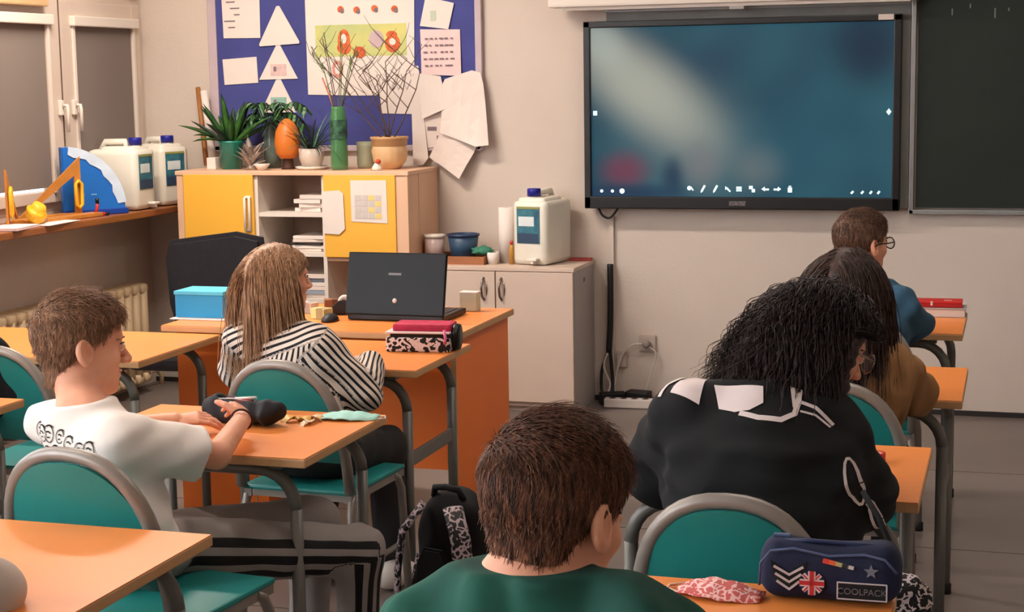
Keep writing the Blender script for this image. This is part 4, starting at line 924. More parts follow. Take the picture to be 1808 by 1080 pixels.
def sdf_mesh(f, lo, hi, vox):
    Bk = 8
    lo = np.asarray(lo, float); n = (np.ceil((np.asarray(hi) - lo) / vox / Bk).astype(int)) + 1
    N = n * Bk
    bc = np.stack(np.meshgrid(*[np.arange(k) for k in n], indexing='ij'), -1).reshape(-1, 3)
    dc = f(lo + (bc * Bk + (Bk - 1) / 2) * vox)
    act = np.abs(dc) < Bk * vox * 1.5
    V = np.where(dc < 0, -1.0, 1.0).astype(np.float32).reshape(*n)
    V = V.repeat(Bk, 0).repeat(Bk, 1).repeat(Bk, 2)
    off = np.stack(np.meshgrid(*[np.arange(Bk)] * 3, indexing='ij'), -1).reshape(-1, 3)
    ab = bc[act]
    idx = (ab[:, None, :] * Bk + off[None]).reshape(-1, 3)
    vals = np.concatenate([f(lo + c * vox) for c in np.array_split(idx, max(1, len(idx) // 200000))])
    V[idx[:, 0], idx[:, 1], idx[:, 2]] = vals
    S = V < 0
    c8 = [S[i:N[0] - 1 + i, j:N[1] - 1 + j, k:N[2] - 1 + k] for i in (0, 1) for j in (0, 1) for k in (0, 1)]
    cnt = sum(c.astype(np.int8) for c in c8)
    cells = np.argwhere((cnt > 0) & (cnt < 8))
    vid = np.full((N[0] - 1, N[1] - 1, N[2] - 1), -1, np.int32); vid[cells[:, 0], cells[:, 1], cells[:, 2]] = np.arange(len(cells))
    corners = np.array([(i, j, k) for i in (0, 1) for j in (0, 1) for k in (0, 1)])
    cv = np.stack([V[cells[:, 0] + c[0], cells[:, 1] + c[1], cells[:, 2] + c[2]] for c in corners], 1)
    acc = np.zeros((len(cells), 3)); w = np.zeros(len(cells))
    for a in range(8):
        for b in range(a + 1, 8):
            if np.abs(corners[a] - corners[b]).sum() != 1: continue
            va, vb = cv[:, a], cv[:, b]; m = (va < 0) != (vb < 0)
            t = np.where(m, va / np.where(m, va - vb, 1), 0)
            acc += np.where(m[:, None], corners[a] + t[:, None] * (corners[b] - corners[a]), 0); w += m
    verts = lo + (cells + acc / w[:, None]) * vox
    quads = []
    for ax in range(3):
        sl0 = [slice(1, N[i] - 1) for i in range(3)]; sl1 = list(sl0); sl0[ax] = slice(0, N[ax] - 1); sl1[ax] = slice(1, N[ax])
        a, b = S[tuple(sl0)], S[tuple(sl1)]
        e = np.argwhere(a != b); o = np.array([1, 1, 1]); o[ax] = 0; e2 = e + o
        fl = a[e[:, 0], e[:, 1], e[:, 2]]
        u, v = (ax + 1) % 3, (ax + 2) % 3
        def at(du, dv):
            q = e2.copy(); q[:, u] -= du; q[:, v] -= dv; return vid[q[:, 0], q[:, 1], q[:, 2]]
        Q = np.stack([at(1, 1), at(0, 1), at(0, 0), at(1, 0)], 1)
        Q = np.where(fl[:, None], Q, Q[:, ::-1]); quads.append(Q)
    Q = np.concatenate(quads); Q = Q[(Q >= 0).all(1)]
    return verts, Q

def np_object(name, verts, faces, m, parent, attrs=None, smooth=True, origin=None):
    if origin is not None: verts = verts - np.asarray(origin)
    me = bpy.data.meshes.new(name)
    nv, nf, k = len(verts), len(faces), faces.shape[1]
    me.vertices.add(nv); me.vertices.foreach_set('co', np.ascontiguousarray(verts, np.float32).ravel())
    me.loops.add(nf * k); me.loops.foreach_set('vertex_index', np.ascontiguousarray(faces, np.int32).ravel())
    me.polygons.add(nf); me.polygons.foreach_set('loop_start', np.arange(0, nf * k, k, dtype=np.int32))
    me.polygons.foreach_set('use_smooth', np.full(nf, smooth))
    me.update(calc_edges=True); me.validate()
    for an, av in (attrs or {}).items():
        at = me.attributes.new(an, 'FLOAT', 'POINT'); at.data.foreach_set('value', np.ascontiguousarray(av, np.float32))
    me.materials.append(m)
    o = bpy.data.objects.new(name, me); COL.objects.link(o); o.parent = parent
    return o

# ---- head -----------------------------------------------------------------
HC, HR = A_(0, -0.008, 0.03), A_(0.0725, 0.091, 0.076)
def head_frame(yaw, pitch, roll):
    y, p, r = math.radians(yaw), math.radians(pitch), math.radians(roll)
    fwd = A_(math.sin(y) * math.cos(p), math.cos(y) * math.cos(p), math.sin(p)); right = A_(math.cos(y), -math.sin(y), 0); up = np.cross(right, fwd)
    r2 = right * math.cos(r) + up * math.sin(r); u2 = up * math.cos(r) - right * math.sin(r)
    return np.stack([r2, fwd, u2], 1)         # columns: right, forward, up
def head_sdf(L):
    M = np.abs(L) * A_(1, 0, 0) + L * A_(0, 1, 1)          # mirrored copy for the paired features
    d = ell(L, HC, HR)
    d = smin(d, ell(L, (0, 0.020, -0.032), (0.056, 0.060, 0.073)), 0.03)
    d = smin(d, ell(L, (0, 0.045, -0.075), (0.036, 0.034, 0.028)), 0.02)
    d = smin(d, ell(L, (0, 0.064, -0.090), (0.017, 0.014, 0.013)), 0.014)
    d = smin(d, ell(L, (0, 0.070, 0.022), (0.042, 0.013, 0.011)), 0.014)
    d = smin(d, ell(M, (0.034, 0.052, -0.024), (0.022, 0.020, 0.018)), 0.018)
    d = smax(d, -ell(M, (0.030, 0.090, 0.003), (0.015, 0.012, 0.010)), 0.010)
    d = smin(d, ell(M, (0.030, 0.0745, 0.001), (0.013, 0.010, 0.009)), 0.004)
    d = smin(d, cap(L, (0, 0.078, 0.010), (0, 0.101, -0.028), 0.006, 0.0095), 0.010)
    d = smin(d, ell(M, (0.010, 0.090, -0.031), (0.008, 0.009, 0.007)), 0.006)
    d = smin(d, ell(L, (0, 0.0795, -0.053), (0.021, 0.0085, 0.0048)), 0.005)
    d = smin(d, ell(L, (0, 0.0775, -0.063), (0.017, 0.0085, 0.0052)), 0.005)
    d = smax(d, -ell(L, (0, 0.0885, -0.058), (0.020, 0.006, 0.0016)), 0.003)
    ca, sa = math.cos(0.22), math.sin(0.22)
    Re = np.array([[1, 0, 0], [0, ca, -sa], [0, sa, ca]])
    ear = ell(M, (0.077, -0.012, -0.008), (0.0095, 0.0185, 0.030), Re)
    ear = smax(ear, -ell(M, (0.0855, -0.007, -0.004), (0.0125, 0.0122, 0.0215), Re), 0.0025)
    return smin(d, ear, 0.006)
def hairline(y, low=-0.062):
    return np.interp(y, [-0.11, -0.05, -0.03, -0.012, 0.012, 0.03, 0.055, 0.075, 0.1], [low, low + 0.004, -0.034, 0.004, 0.006, 0.012, 0.042, 0.060, 0.066])

# ---- hand -----------------------------------------------------------------
def hand_parts(wrist, fwd, back, thumb_side, curl, s=1.0, spread=0.10):
    """capsules of palm, four unequal fingers and thumb; thumb_side +1 puts the thumb on cross(fwd, back)"""
    f = nrm(fwd); b = nrm(np.asarray(back, float) - f * np.dot(back, f)); x = np.cross(f, b) * thumb_side
    w = np.asarray(wrist, float); P = lambda X, Y, Z: w + (x * X + f * Y + b * Z) * s
    out = [('e', P(0, 0.008, 0), P(0, 0.058, 0), (0.020 * s, 0.013 * s), (0.036 * s, 0.0125 * s), x)]
    for i, (X, L_) in enumerate(((0.026, 0.062), (0.0088, 0.070), (-0.009, 0.065), (-0.026, 0.051))):
        a = 0.0; p = P(X, 0.066 - 0.004 * abs(i - 1), 0); r = (0.0078, 0.0074, 0.0066, 0.0056)
        dirx = spread * (1.5 - i) / 1.5 * 0.5
        for k, fr in enumerate((0.45, 0.31, 0.24)):
            a += curl * (0.75, 1.0, 0.8)[k] * (1 + 0.08 * i)
            dv = nrm(f * math.cos(a) - b * math.sin(a) + x * dirx); p2 = p + dv * L_ * fr * s
            out.append(('c', p, p2, r[k] * s, r[k + 1] * s)); p = p2
    p = P(0.022, 0.018, -0.004); dv = nrm(f * 0.62 + x * 0.75 - b * 0.25)
    for k, (L_, r0, r1) in enumerate(((0.034, 0.012, 0.0098), (0.028, 0.0096, 0.0085), (0.022, 0.0085, 0.0066))):
        p2 = p + dv * L_ * s; out.append(('c', p, p2, r0 * s, r1 * s)); p = p2; dv = nrm(dv + f * 0.35 - b * curl * 0.25 - x * 0.25)
    return out
def parts_sdf(P, parts, k=0.006):
    d = None
    for q in parts:
        e = cap(P, q[1], q[2], q[3], q[4]) if q[0] == 'c' else ecap(P, q[1], q[2], q[3], q[4], q[5])
        d = e if d is None else smin(d, e, k if q[0] == 'e' else 0.0035)
    return d

# ---- hair strands ----------------------------------------------------------
def tubes_np(paths, rad):
    """paths N x n x 3, rad N x n -> three-sided tapering strands"""
    N, n, _ = paths.shape
    t = np.gradient(paths, axis=1); t /= np.linalg.norm(t, axis=2, keepdims=True) + 1e-9
    ref = np.broadcast_to(A_(0.3, 0.5, 0.81), t.shape); u = np.cross(t, ref); u /= np.linalg.norm(u, axis=2, keepdims=True) + 1e-9; v = np.cross(t, u)
    V = np.stack([paths + (u * math.cos(a) + v * math.sin(a)) * rad[..., None] for a in (0, 2 * PI / 3, 4 * PI / 3)], 2)
    base = (np.arange(N) * n * 3)[:, None, None] + (np.arange(n - 1) * 3)[None, :, None]
    k = np.arange(3)[None, None, :]; k2 = (np.arange(3) + 1)[None, None, :] % 3
    F = np.stack([base + k, base + k2, base + 3 + k2, base + 3 + k], -1).reshape(-1, 4)
    return V.reshape(-1, 3), F
def scalp(n, seed, zlow):
    q = np.random.RandomState(seed); v = q.normal(size=(n * 4, 3)); v /= np.linalg.norm(v, axis=1)[:, None]
    p = HC + HR * v; ok = p[:, 2] > hairline(p[:, 1], zlow) + 0.004
    p, v = p[ok][:n], v[ok][:n]
    nn = v / HR; nn /= np.linalg.norm(nn, axis=1)[:, None]
    return p, nn, q

def hair_short(n, seed, comb, top_len, side_len, rad, zlow, lift, steps=6, messy=0.25, start=0.007):
    p, nn, q = scalp(n, seed, zlow); N = len(p)
    topness = np.clip((p[:, 2] - 0.045) / 0.04, 0, 1)
    L_ = (side_len + (top_len - side_len) * topness) * q.uniform(0.7, 1.15, N)
    D = topness[:, None] * np.asarray(comb, float) + (1 - topness[:, None]) * A_(0, -0.25, -1.0) + q.normal(size=(N, 3)) * messy
    t = D - nn * (D * nn).sum(1)[:, None]; t /= np.linalg.norm(t, axis=1)[:, None]
    al = (lift[1] + (lift[0] - lift[1]) * topness) * q.uniform(0.6, 1.3, N)
    cur = p + nn * (0.0025 + start * np.clip((p[:, 2] - hairline(p[:, 1], zlow)) / 0.055, 0, 1) ** 0.7)[:, None]; path = [cur - nn * 0.003]
    for k in range(steps):
        d = t * np.cos(al)[:, None] + nn * np.sin(al)[:, None]; cur = cur + d * (L_ / steps)[:, None]; path.append(cur)
        e = (cur - HC) / HR; nn2 = e / HR; nn2 /= np.linalg.norm(nn2, axis=1)[:, None]
        t = t - nn2 * (t * nn2).sum(1)[:, None]; t /= np.linalg.norm(t, axis=1)[:, None] + 1e-9; nn = nn2; al = al * 0.75
    paths = np.stack(path, 1); taper = np.linspace(1, 0.25, steps + 1)
    return paths, rad * q.uniform(0.7, 1.2, N)[:, None] * taper[None]
def hair_long(n, seed, length, drift, rad, zlow, steps=18, wave=0.0, vol=0.012, curl_r=0.0, part=(0, 0), face_y=0.03):
    p, nn, q = scalp(n, seed, zlow); N = len(p)
    cur = p + nn * 0.004; d = nn * 0.3 + np.stack([np.sign(p[:, 0] - part[0]) * 0.9, np.full(N, -0.35), np.full(N, -0.1)], 1); d /= np.linalg.norm(d, axis=1)[:, None]
    off = 1.04 + q.uniform(0, 1, N) * vol / 0.08; g = A_(*drift) + q.normal(size=(N, 3)) * 0.06; st = length * q.uniform(0.75, 1.08, N) / steps
    path = [cur]; ph = q.uniform(0, 6.3, N)
    for k in range(steps):
        d = 0.72 * d + 0.28 * g; d /= np.linalg.norm(d, axis=1)[:, None]; cur = cur + d * st[:, None]
        e = (cur - HC) / HR; m = np.linalg.norm(e, axis=1); inside = (m < off)
        cur = np.where(inside[:, None], HC + HR * e / m[:, None] * off[:, None], cur)
        fwdmask = (cur[:, 1] > face_y) & (cur[:, 2] < 0.045)                     # keep hair out of the face
        cur[:, 1] = np.where(fwdmask, face_y, cur[:, 1])
        pp = cur.copy()
        if wave or curl_r:
            a = ph + k * (1.1 if curl_r else 0.55); rr_ = (curl_r or wave) * min(1, k / 5)
            pp = pp + np.stack([np.cos(a), np.sin(a), 0 * a], 1) * rr_
        path.append(pp)
    paths = np.stack(path, 1); taper = np.concatenate([np.full(steps + 1 - 5, 1.0), np.linspace(0.9, 0.3, 5)])
    return paths, rad * q.uniform(0.6, 1.2, N)[:, None] * taper[None]

# ---- materials of the figures ----------------------------------------------
m_skin = mat('skin', (226, 164, 132), 0.55, var=.10, scale=12, rgb2=(214, 146, 116))
m_skin.node_tree.nodes['Principled BSDF'].inputs['Subsurface Weight'].default_value = 0.05
m_skin.node_tree.nodes['Principled BSDF'].inputs['Subsurface Radius'].default_value = (0.02, 0.008, 0.005)
m_eye = mat('eye_white', (220, 212, 206), .25, var=0); m_iris = mat('iris', (58, 42, 34), .2)
def hair_mat(name, a, b): return mat(name, a, 0.5, var=.3, scale=95, rgb2=b, stretch=(1.6, 1.6, 0.25), spec=0.35)

def person(label, loc, J, shirt, pants, hair, skin_vox=0.0042, hands=True, eyes=False, glasses=None, sleeve=1.0, torso=(0.145, 0.108), extra=None, shoes=None, s=1.0, band=None, name='person'):
    root = thing(name, label, 'person', loc, 0, 'pupils')
    J = {k: (np.asarray(v, float) if not isinstance(v, (int, float)) else v) for k, v in J.items()}
    R = head_frame(*J['ang']); hc = J['head']
    loc_ = np.asarray(loc, float)
    toL = lambda P: ((P - hc) @ R) / s
    side = nrm(J['shR'] - J['shL'])
    # --- body (skin), one surface from head to fingertips
    nk0 = hc + R @ (A_(0, -0.022, -0.045) * s)
    prt = []
    for sd, k in ((1, 'R'), (-1, 'L')):
        fw = J.get('hf' + k, J['wr' + k] - J['el' + k]); bk = J.get('hb' + k, A_(0, 0, 1))
        prt.append(hand_parts(J['wr' + k] + nrm(fw) * 0.004, fw, bk, -1 if k == 'R' else 1, J.get('curl' + k, 0.35), 0.95))
    def body(P):
        d = head_sdf(toL(P)) * s
        d = smin(d, cap(P, nk0, J['neck'] - A_(0, 0, 0.01), 0.042 * s, 0.049 * s), 0.03)
        d = smin(d, ecap(P, J['neck'] - A_(0, 0, 0.05), J['pelvis'] + A_(0, 0, 0.12), (0.10, 0.07), (0.09, 0.07), side), 0.03)
        d = smin(d, cap(P, J['shL'], J['shR'], 0.036, 0.036), 0.03)
        for k in 'LR':
            d = smin(d, cap(P, J['sh' + k], J['el' + k], 0.037, 0.031), 0.02)
            d = smin(d, ecap(P, J['el' + k], J['wr' + k], (0.032, 0.032), (0.025, 0.019), np.cross(J['wr' + k] - J['el' + k], A_(0, 0, 1)) + 1e-6), 0.016)
        if hands:
            for q in prt: d = smin(d, parts_sdf(P, q), 0.008)
        return d
    pts = np.stack([J[k] for k in ('neck', 'pelvis', 'shL', 'shR', 'elL', 'elR', 'wrL', 'wrR')] + [hc] + [q[2] for pp in prt for q in pp])
    lo, hi = pts.min(0) - 0.075, pts.max(0) + 0.075; lo = np.minimum(lo, hc - 0.14 * s); hi = np.maximum(hi, hc + 0.14 * s)
    v, f = sdf_mesh(body, lo, hi, skin_vox); np_object('body', v, f, m_skin, root, origin=loc_)
    # --- shirt
    W_, Dp = torso; ch = J['neck'] * 0.62 + J['pelvis'] * 0.38
    amp = shirt.get('fold', 0.004)
    def shirt_f(P):
        d = ecap(P, J['pelvis'], ch, (W_ * 0.98, Dp), (W_, Dp), side)
        d = smin(d, ecap(P, ch, J['neck'] - A_(0, 0, 0.045), (W_, Dp), (W_ * 0.72, Dp * 0.75), side), 0.05)
        d = smin(d, cap(P, J['shL'], J['shR'], 0.052, 0.052), 0.05)
        d = smin(d, cap(P, J['neck'] + A_(0, 0, 0.004), J['neck'] - A_(0, 0, 0.05), 0.060 * s, 0.085), 0.035)
        d = smax(d, -(P[:, 2] - (J['pelvis'][2] - 0.03)), 0.01)
        for k in 'LR':
            sh, el, wr = J['sh' + k], J['el' + k], J['wr' + k]
            sr = shirt.get('sr', (0.058, 0.052))
            if sleeve <= 1.0:
                e = sh + (el - sh) * sleeve; u = nrm(el - sh)
                a = np.maximum(cap(P, sh, e + u * 0.03, sr[0], sr[1]), (P - e) @ u)
            else:
                a = cap(P, sh, el, sr[0], sr[1]); e = el + (wr - el) * (sleeve - 1); u = nrm(wr - el)
                a = smin(a, np.maximum(cap(P, el, e + u * 0.02, sr[1] * 0.96, sr[1] * 0.78), (P - e) @ u), 0.02)
            d = smin(d, a, 0.03)
        if shirt.get('hood') is not None:
            hb = J['neck'] + shirt['hood']
            d = smin(d, ell(P, hb, (0.12, 0.06, 0.05)), 0.04)
        d = d + folds(P, amp, 0.10, shirt.get('seed', 1))
        n0 = J['neck'] + A_(0, 0, shirt.get('collar', 0.012)); un = nrm(J['neck'] - ch + A_(0, 0, 0.15))
        return smax(d, (P - n0) @ un, 0.006)
    pts = np.stack([J[k] for k in ('neck', 'pelvis', 'shL', 'shR', 'elL', 'elR')] + ([J['wrL'], J['wrR']] if sleeve > 1 else []))
    lo, hi = pts.min(0) - A_(0.21, 0.19, 0.1), pts.max(0) + A_(0.21, 0.19, 0.08)
    v, f = sdf_mesh(shirt_f, lo, hi, shirt.get('vox', 0.007))
    at = {'stripe': shirt['attr'](v, J)} if 'attr' in shirt else None
    so = np_object(shirt.get('name', 'shirt'), v, f, shirt['m'], root, at, origin=loc_)
    if shirt.get('collar_ring'):
        cpt = J['neck'] + A_(0, 0, 0.004); un = nrm(J['neck'] - ch + A_(0, 0, 0.15)); a1 = nrm(np.cross(un, A_(0, 1, 0))); a2 = np.cross(un, a1)
        bm = bmesh.new(); tube(bm, [Vector(cpt + (a1 * math.cos(a) + a2 * math.sin(a)) * 0.062 * s - loc_) for a in [2 * PI * k / 24 for k in range(24)]], 0.008, 8, closed=True); ob('collar', bm, shirt['collar_ring'], root)
    # --- trousers and shoes
    def pants_f(P):
        d = ell(P, J['pelvis'] - A_(0, 0, 0.01), (0.145, 0.125, 0.085))
        for k in 'LR':
            d = smin(d, cap(P, J['hip' + k], J['kn' + k], 0.082, 0.066), 0.03)
            e = J['an' + k]; u = nrm(e - J['kn' + k])
            d = smin(d, np.maximum(cap(P, J['kn' + k], e + u * 0.04, 0.062, 0.052), (P - e) @ u), 0.03)
        return d + folds(P, 0.003, 0.09, 7)
    pts = np.stack([J[k] for k in ('pelvis', 'hipL', 'hipR', 'knL', 'knR', 'anL', 'anR')]); lo, hi = pts.min(0) - 0.15, pts.max(0) + 0.15
    v, f = sdf_mesh(pants_f, lo, hi, 0.008)
    at = {'stripe': pants['attr'](v, J)} if 'attr' in pants else None
    np_object('trousers', v, f, pants['m'], root, at, origin=loc_)
    for k in 'LR':
        a = J['an' + k]; t_ = J.get('toe', A_(0, 1, 0)); t_ = nrm(A_(t_[0], t_[1], 0))
        def shoe(P): return smax(smin(cap(P, A_(a[0], a[1], 0.05) - t_ * 0.03, A_(a[0], a[1], 0.035) + t_ * 0.14, 0.042, 0.034), cap(P, a, A_(a[0], a[1], 0.05), 0.04, 0.045), 0.03), 0.004 - P[:, 2], 0.004)
        c = A_(a[0], a[1], 0.06) + t_ * 0.06
        v, f = sdf_mesh(shoe, A_(c[0] - .17, c[1] - .17, -0.01), A_(c[0] + .17, c[1] + .17, 0.17), 0.007); np_object('shoe', v, f, shoes or m_white, root, origin=loc_)
    # --- hair: cap of hair plus strands, one mesh
    zl = hair.get('low', -0.062); th = hair.get('thick', 0.010)
    def hair_f(P):
        L = toL(P)
        d = smin(ell(L, HC, HR + 0.0015), cap(L, (0, -0.024, -0.045), (0, -0.034, -0.16), 0.0445, 0.049), 0.028) - th * np.clip((L[:, 2] - hairline(L[:, 1], zl)) / 0.055, 0, 1) ** 0.7
        if hair['kind'] != 'short':
            for (a, b, ra, rb) in hair['mass']: d = smin(d, ecap(L, a, b, ra, rb, (1, 0, 0)) + folds(L, hair.get('mfold', 0.004), 0.035, 5), 0.03)
            d = smax(d, -ell(L, (0, 0.075, -0.045), (0.062, 0.058, 0.085)), 0.012)
        else:
            d = smax(d, hairline(L[:, 1], zl) - L[:, 2], 0.006)
            M = np.abs(L) * A_(1, 0, 0) + L * A_(0, 1, 1)
            d = smax(d, -ell(M, (0.082, -0.010, -0.012), (0.02, 0.019, 0.030)), 0.004)
        return d * s
    ext = hair.get('ext', 0.13) * s
    if hair['kind'] == 'short': lo, hi = hc - 0.13 * s, hc + 0.13 * s
    else:
        mp_ = np.stack([hc + R @ (np.asarray(p_, float) * s) for q in hair['mass'] for p_ in q[:2]] + [hc]); lo, hi = mp_.min(0) - ext, mp_.max(0) + ext
    v, f = sdf_mesh(hair_f, lo, hi, 0.0045)
    tri = [(v, f)]
    if hair['kind'] == 'short':                      # fine short hairs down the nape and sides
        Lv = toL(v); q_ = np.random.RandomState(77); ok = np.where((Lv[:, 2] < 0.0) & (Lv[:, 1] < 0.0) & (hair_f(hc + (Lv * 1.02 @ R.T) * s) > 0))[0]
        if len(ok):
            id_ = q_.choice(ok, 1500); p0 = Lv[id_]; ou = p0 * A_(1, 1, 0) + A_(0, 0.01, 0); ou /= np.linalg.norm(ou, axis=1)[:, None] + 1e-9
            dn = A_(0, 0, -1) + q_.normal(size=p0.shape) * 0.25; t4 = np.linspace(0, 1, 4)[None, :, None]; ln = q_.uniform(0.006, 0.012, len(p0))[:, None, None]
            pa_ = p0[:, None] + dn[:, None] * ln * t4 + ou[:, None] * 0.0012 * t4 * (1 - 0.5 * t4)
            tv, tf = tubes_np(hc + (pa_ @ R.T) * s, np.repeat(np.linspace(0.0009, 0.0003, 4)[None], len(p0), 0) * s); tri.append((tv, tf))
    for pa, ra in hair['strands']():
        N = pa.shape; tv, tf = tubes_np((hc + (pa.reshape(-1, 3) * s) @ R.T).reshape(N), ra * s); tri.append((tv, tf))
    allv = np.concatenate([t[0] for t in tri]); o_ = np.cumsum([0] + [len(t[0]) for t in tri[:-1]]); allf = np.concatenate([t[1] + k for t, k in zip(tri, o_)])
    np_object('hair', allv, allf, hair['m'], root, origin=loc_)
    # --- eyes, brows, glasses
    hl = lambda *p: Vector(hc + R @ (A_(*p) * s) - loc_)
    if eyes:
        for sx in (-1, 1):
            bm = bmesh.new(); bmesh.ops.create_uvsphere(bm, u_segments=14, v_segments=10, radius=0.0105 * s, matrix=Matrix.Translation(hl(sx * 0.030, 0.0755, 0.001))); e = ob('eye', bm, m_eye, root, smooth=True)
            bm = bmesh.new(); bmesh.ops.create_uvsphere(bm, u_segments=12, v_segments=8, radius=0.0055 * s, matrix=Matrix.Translation(hl(sx * 0.030, 0.0815, 0.001))); ob('iris', bm, m_iris, e, smooth=True)
            bm = bmesh.new(); tube(bm, [hl(sx * (0.016 + 0.008 * k), 0.0865 - 0.0025 * k * k * 0.6, 0.019 + 0.003 * math.sin(k * 1.1)) for k in range(5)], 0.0028 * s, 6, flat=0.6); ob('eyebrow', bm, hair['m'], root)
            bm = bmesh.new(); tube(bm, [hl(sx * (0.019 + 0.0055 * k), 0.0865 - 0.0016 * k * k * 0.5, 0.0075 + 0.0025 * math.sin(k * 0.8)) for k in range(5)], 0.0016 * s, 5); ob('eyelash', bm, m_iris, root)
    if glasses:
        bm = bmesh.new()
        for sx in (-1, 1):
            tube(bm, [hl(sx * 0.033 + 0.023 * math.cos(a), 0.099 - 0.004 * abs(math.cos(a)), -0.001 + 0.019 * math.sin(a)) for a in [2 * PI * k / 18 for k in range(18)]], 0.0022 * s, 6, closed=True)
            tube(bm, [hl(sx * 0.056, 0.095, 0.004), hl(sx * 0.076, 0.05, 0.004), hl(sx * 0.080, 0.0, 0.004), hl(sx * 0.080, -0.02, -0.006)], 0.0022 * s, 6)
        tube(bm, [hl(-0.010, 0.1, 0.003), hl(0, 0.104, 0.005), hl(0.010, 0.1, 0.003)], 0.002 * s, 6)
        go = ob('glasses', bm, glasses, root)
        for sx in (-1, 1):
            bm = bmesh.new(); c = bm.verts.new(hl(sx * 0.033, 0.0975, -0.001)); rg = [bm.verts.new(hl(sx * 0.033 + 0.022 * math.cos(a), 0.099 - 0.004 * abs(math.cos(a)), -0.001 + 0.018 * math.sin(a))) for a in [2 * PI * k / 18 for k in range(18)]]
            for k in range(18): bm.faces.new((c, rg[k], rg[(k + 1) % 18]))
            ob('lens', bm, mat('spectacle_lens', (235, 238, 240), .05, alpha=.25, var=0), go)
    return root, so, hl, R
# ------------------------------------------------------------------ the pupils
m_trk = stripe_mat('grey_tracksuit', (146, 138, 134), (14, 14, 15), 'stripe', 0.0, 0.55)
m_blackcl = mat('black_cotton', (10, 10, 12), .9, var=.25, scale=9)
m_darkp = mat('dark_trousers', (40, 36, 36), .85, var=.2, scale=9)
m_wshirt = mat('white_tshirt', (244, 234, 226), .85, var=.05, scale=8)
def thigh_stripes(v, J):
    # three stripes along the outer side of each leg
    out = np.full(len(v), 2.8)
    for k in 'RL':
        a, b, c = J['hip' + k], J['kn' + k], J['an' + k]
        for p, q in ((a, b), (b, c)):
            ax = nrm(q - p); d = v - p; t = (d @ ax) / np.linalg.norm(q - p); rad = d - (d @ ax)[:, None] * ax
            outw = nrm(np.cross(ax, A_(0, 0, 1))) if abs(ax[2]) < 0.8 else nrm(A_(0.9, -0.45, 0))
            upv = np.cross(outw, ax); ang = np.arctan2(rad @ upv, rad @ outw)
            near = (np.linalg.norm(rad, axis=1) < 0.12) & (t > 0.0) & (t < 1.05)
            if k == 'R': out = np.where(near, np.clip((ang + 0.85) / 0.567, -0.2, 2.8), out)
    return out
JA = dict(head=(-2.155, 3.43, 1.0), ang=(44, -4, 3), neck=(-2.115, 3.36, 0.875), pelvis=(-2.0, 3.36, 0.53), shL=(-2.245, 3.43, 0.815), shR=(-1.985, 3.285, 0.80), elL=(-2.31, 3.63, 0.735), elR=(-1.835, 3.49, 0.735),
          wrL=(-2.105, 3.775, 0.752), wrR=(-1.885, 3.735, 0.775), hipL=(-2.05, 3.46, 0.50), hipR=(-1.95, 3.47, 0.50), knL=(-1.80, 3.96, 0.45), knR=(-1.625, 3.85, 0.41), anL=(-1.84, 3.98, 0.10), anR=(-1.65, 3.88, 0.10),
          hfL=(0.85, 0.5, 0.02), hbL=(-0.3, -0.45, 0.8), curlL=0.28, hfR=(-0.45, 0.8, 0.12), hbR=(0.65, 0.2, 0.7), curlR=0.55, toe=(0.6, 0.8, 0))
hA = dict(kind='short', m=hair_mat('hair_brown', (172, 130, 100), (116, 85, 65)), thick=0.007, low=-0.082, strands=lambda: [hair_short(2600, 1, (0.35, 0.9, 0.1), 0.05, 0.016, 0.0012, -0.085, (0.40, 0.06)), hair_short(900, 2, (0.5, 0.7, 0.3), 0.055, 0.014, 0.001, -0.085, (0.55, 0.08))])
rA, sA, hlA, RA = person('boy in a white T-shirt with a black print, arms on his desk', (-1.98, 3.36, 0), JA, dict(m=m_wshirt, fold=0.0035, sr=(0.064, 0.066), seed=4, vox=0.0055, collar=0.006), dict(m=m_trk, attr=thigh_stripes), hA, skin_vox=0.0034, eyes=True, sleeve=0.80, s=1.13)
bm = bmesh.new(); w_ = Vector(JA['wrR']) - Vector((-1.98, 3.36, 0)); ax = (Vector(JA['wrR']) - Vector(JA['elR'])).normalized(); u_ = ax.orthogonal().normalized(); v_ = ax.cross(u_)
tube(bm, [w_ - ax * 0.012 + (u_ * math.cos(a) + v_ * math.sin(a)) * 0.0275 for a in [2 * PI * k / 20 for k in range(20)]], 0.003, 6, closed=True); ob('wristband', bm, mat('wristband', (60, 24, 22), .6), rA)

# girl in the striped shirt
m_strip = stripe_mat('striped_shirt', (232, 214, 200), (22, 18, 22), 'stripe', 0.0, 0.42)
def shirt_stripes(v, J):
    side = nrm(J['shR'] - J['shL']); up = nrm(J['neck'] - J['pelvis'])
    x = (v - J['neck']) @ side; z = (v - J['neck']) @ up
    yoke = z > -0.115
    st = np.where(yoke, z / 0.0215 + 0.25 * np.sin(x * 18), x / 0.0165)
    for k, sg in (('R', 1), ('L', -1)):
        sh, el, wr = J['sh' + k], J['el' + k], J['wr' + k]
        for p, q in ((sh, el), (el, wr)):
            ax = nrm(q - p); d = v - p; t = (d @ ax); rad = d - t[:, None] * ax; o = nrm(A_(0, 1, 0) - ax * ax[1]); o2 = np.cross(ax, o)
            ang = np.arctan2(rad @ o2, rad @ o)
            outside = ((v - sh) @ side * sg > -0.012) & (t > -0.02) & (np.linalg.norm(rad, axis=1) < 0.085)
            if k == 'L': outside &= (t > -0.05)
            st = np.where(outside, ang * 0.062 / 0.0195, st)
    return st
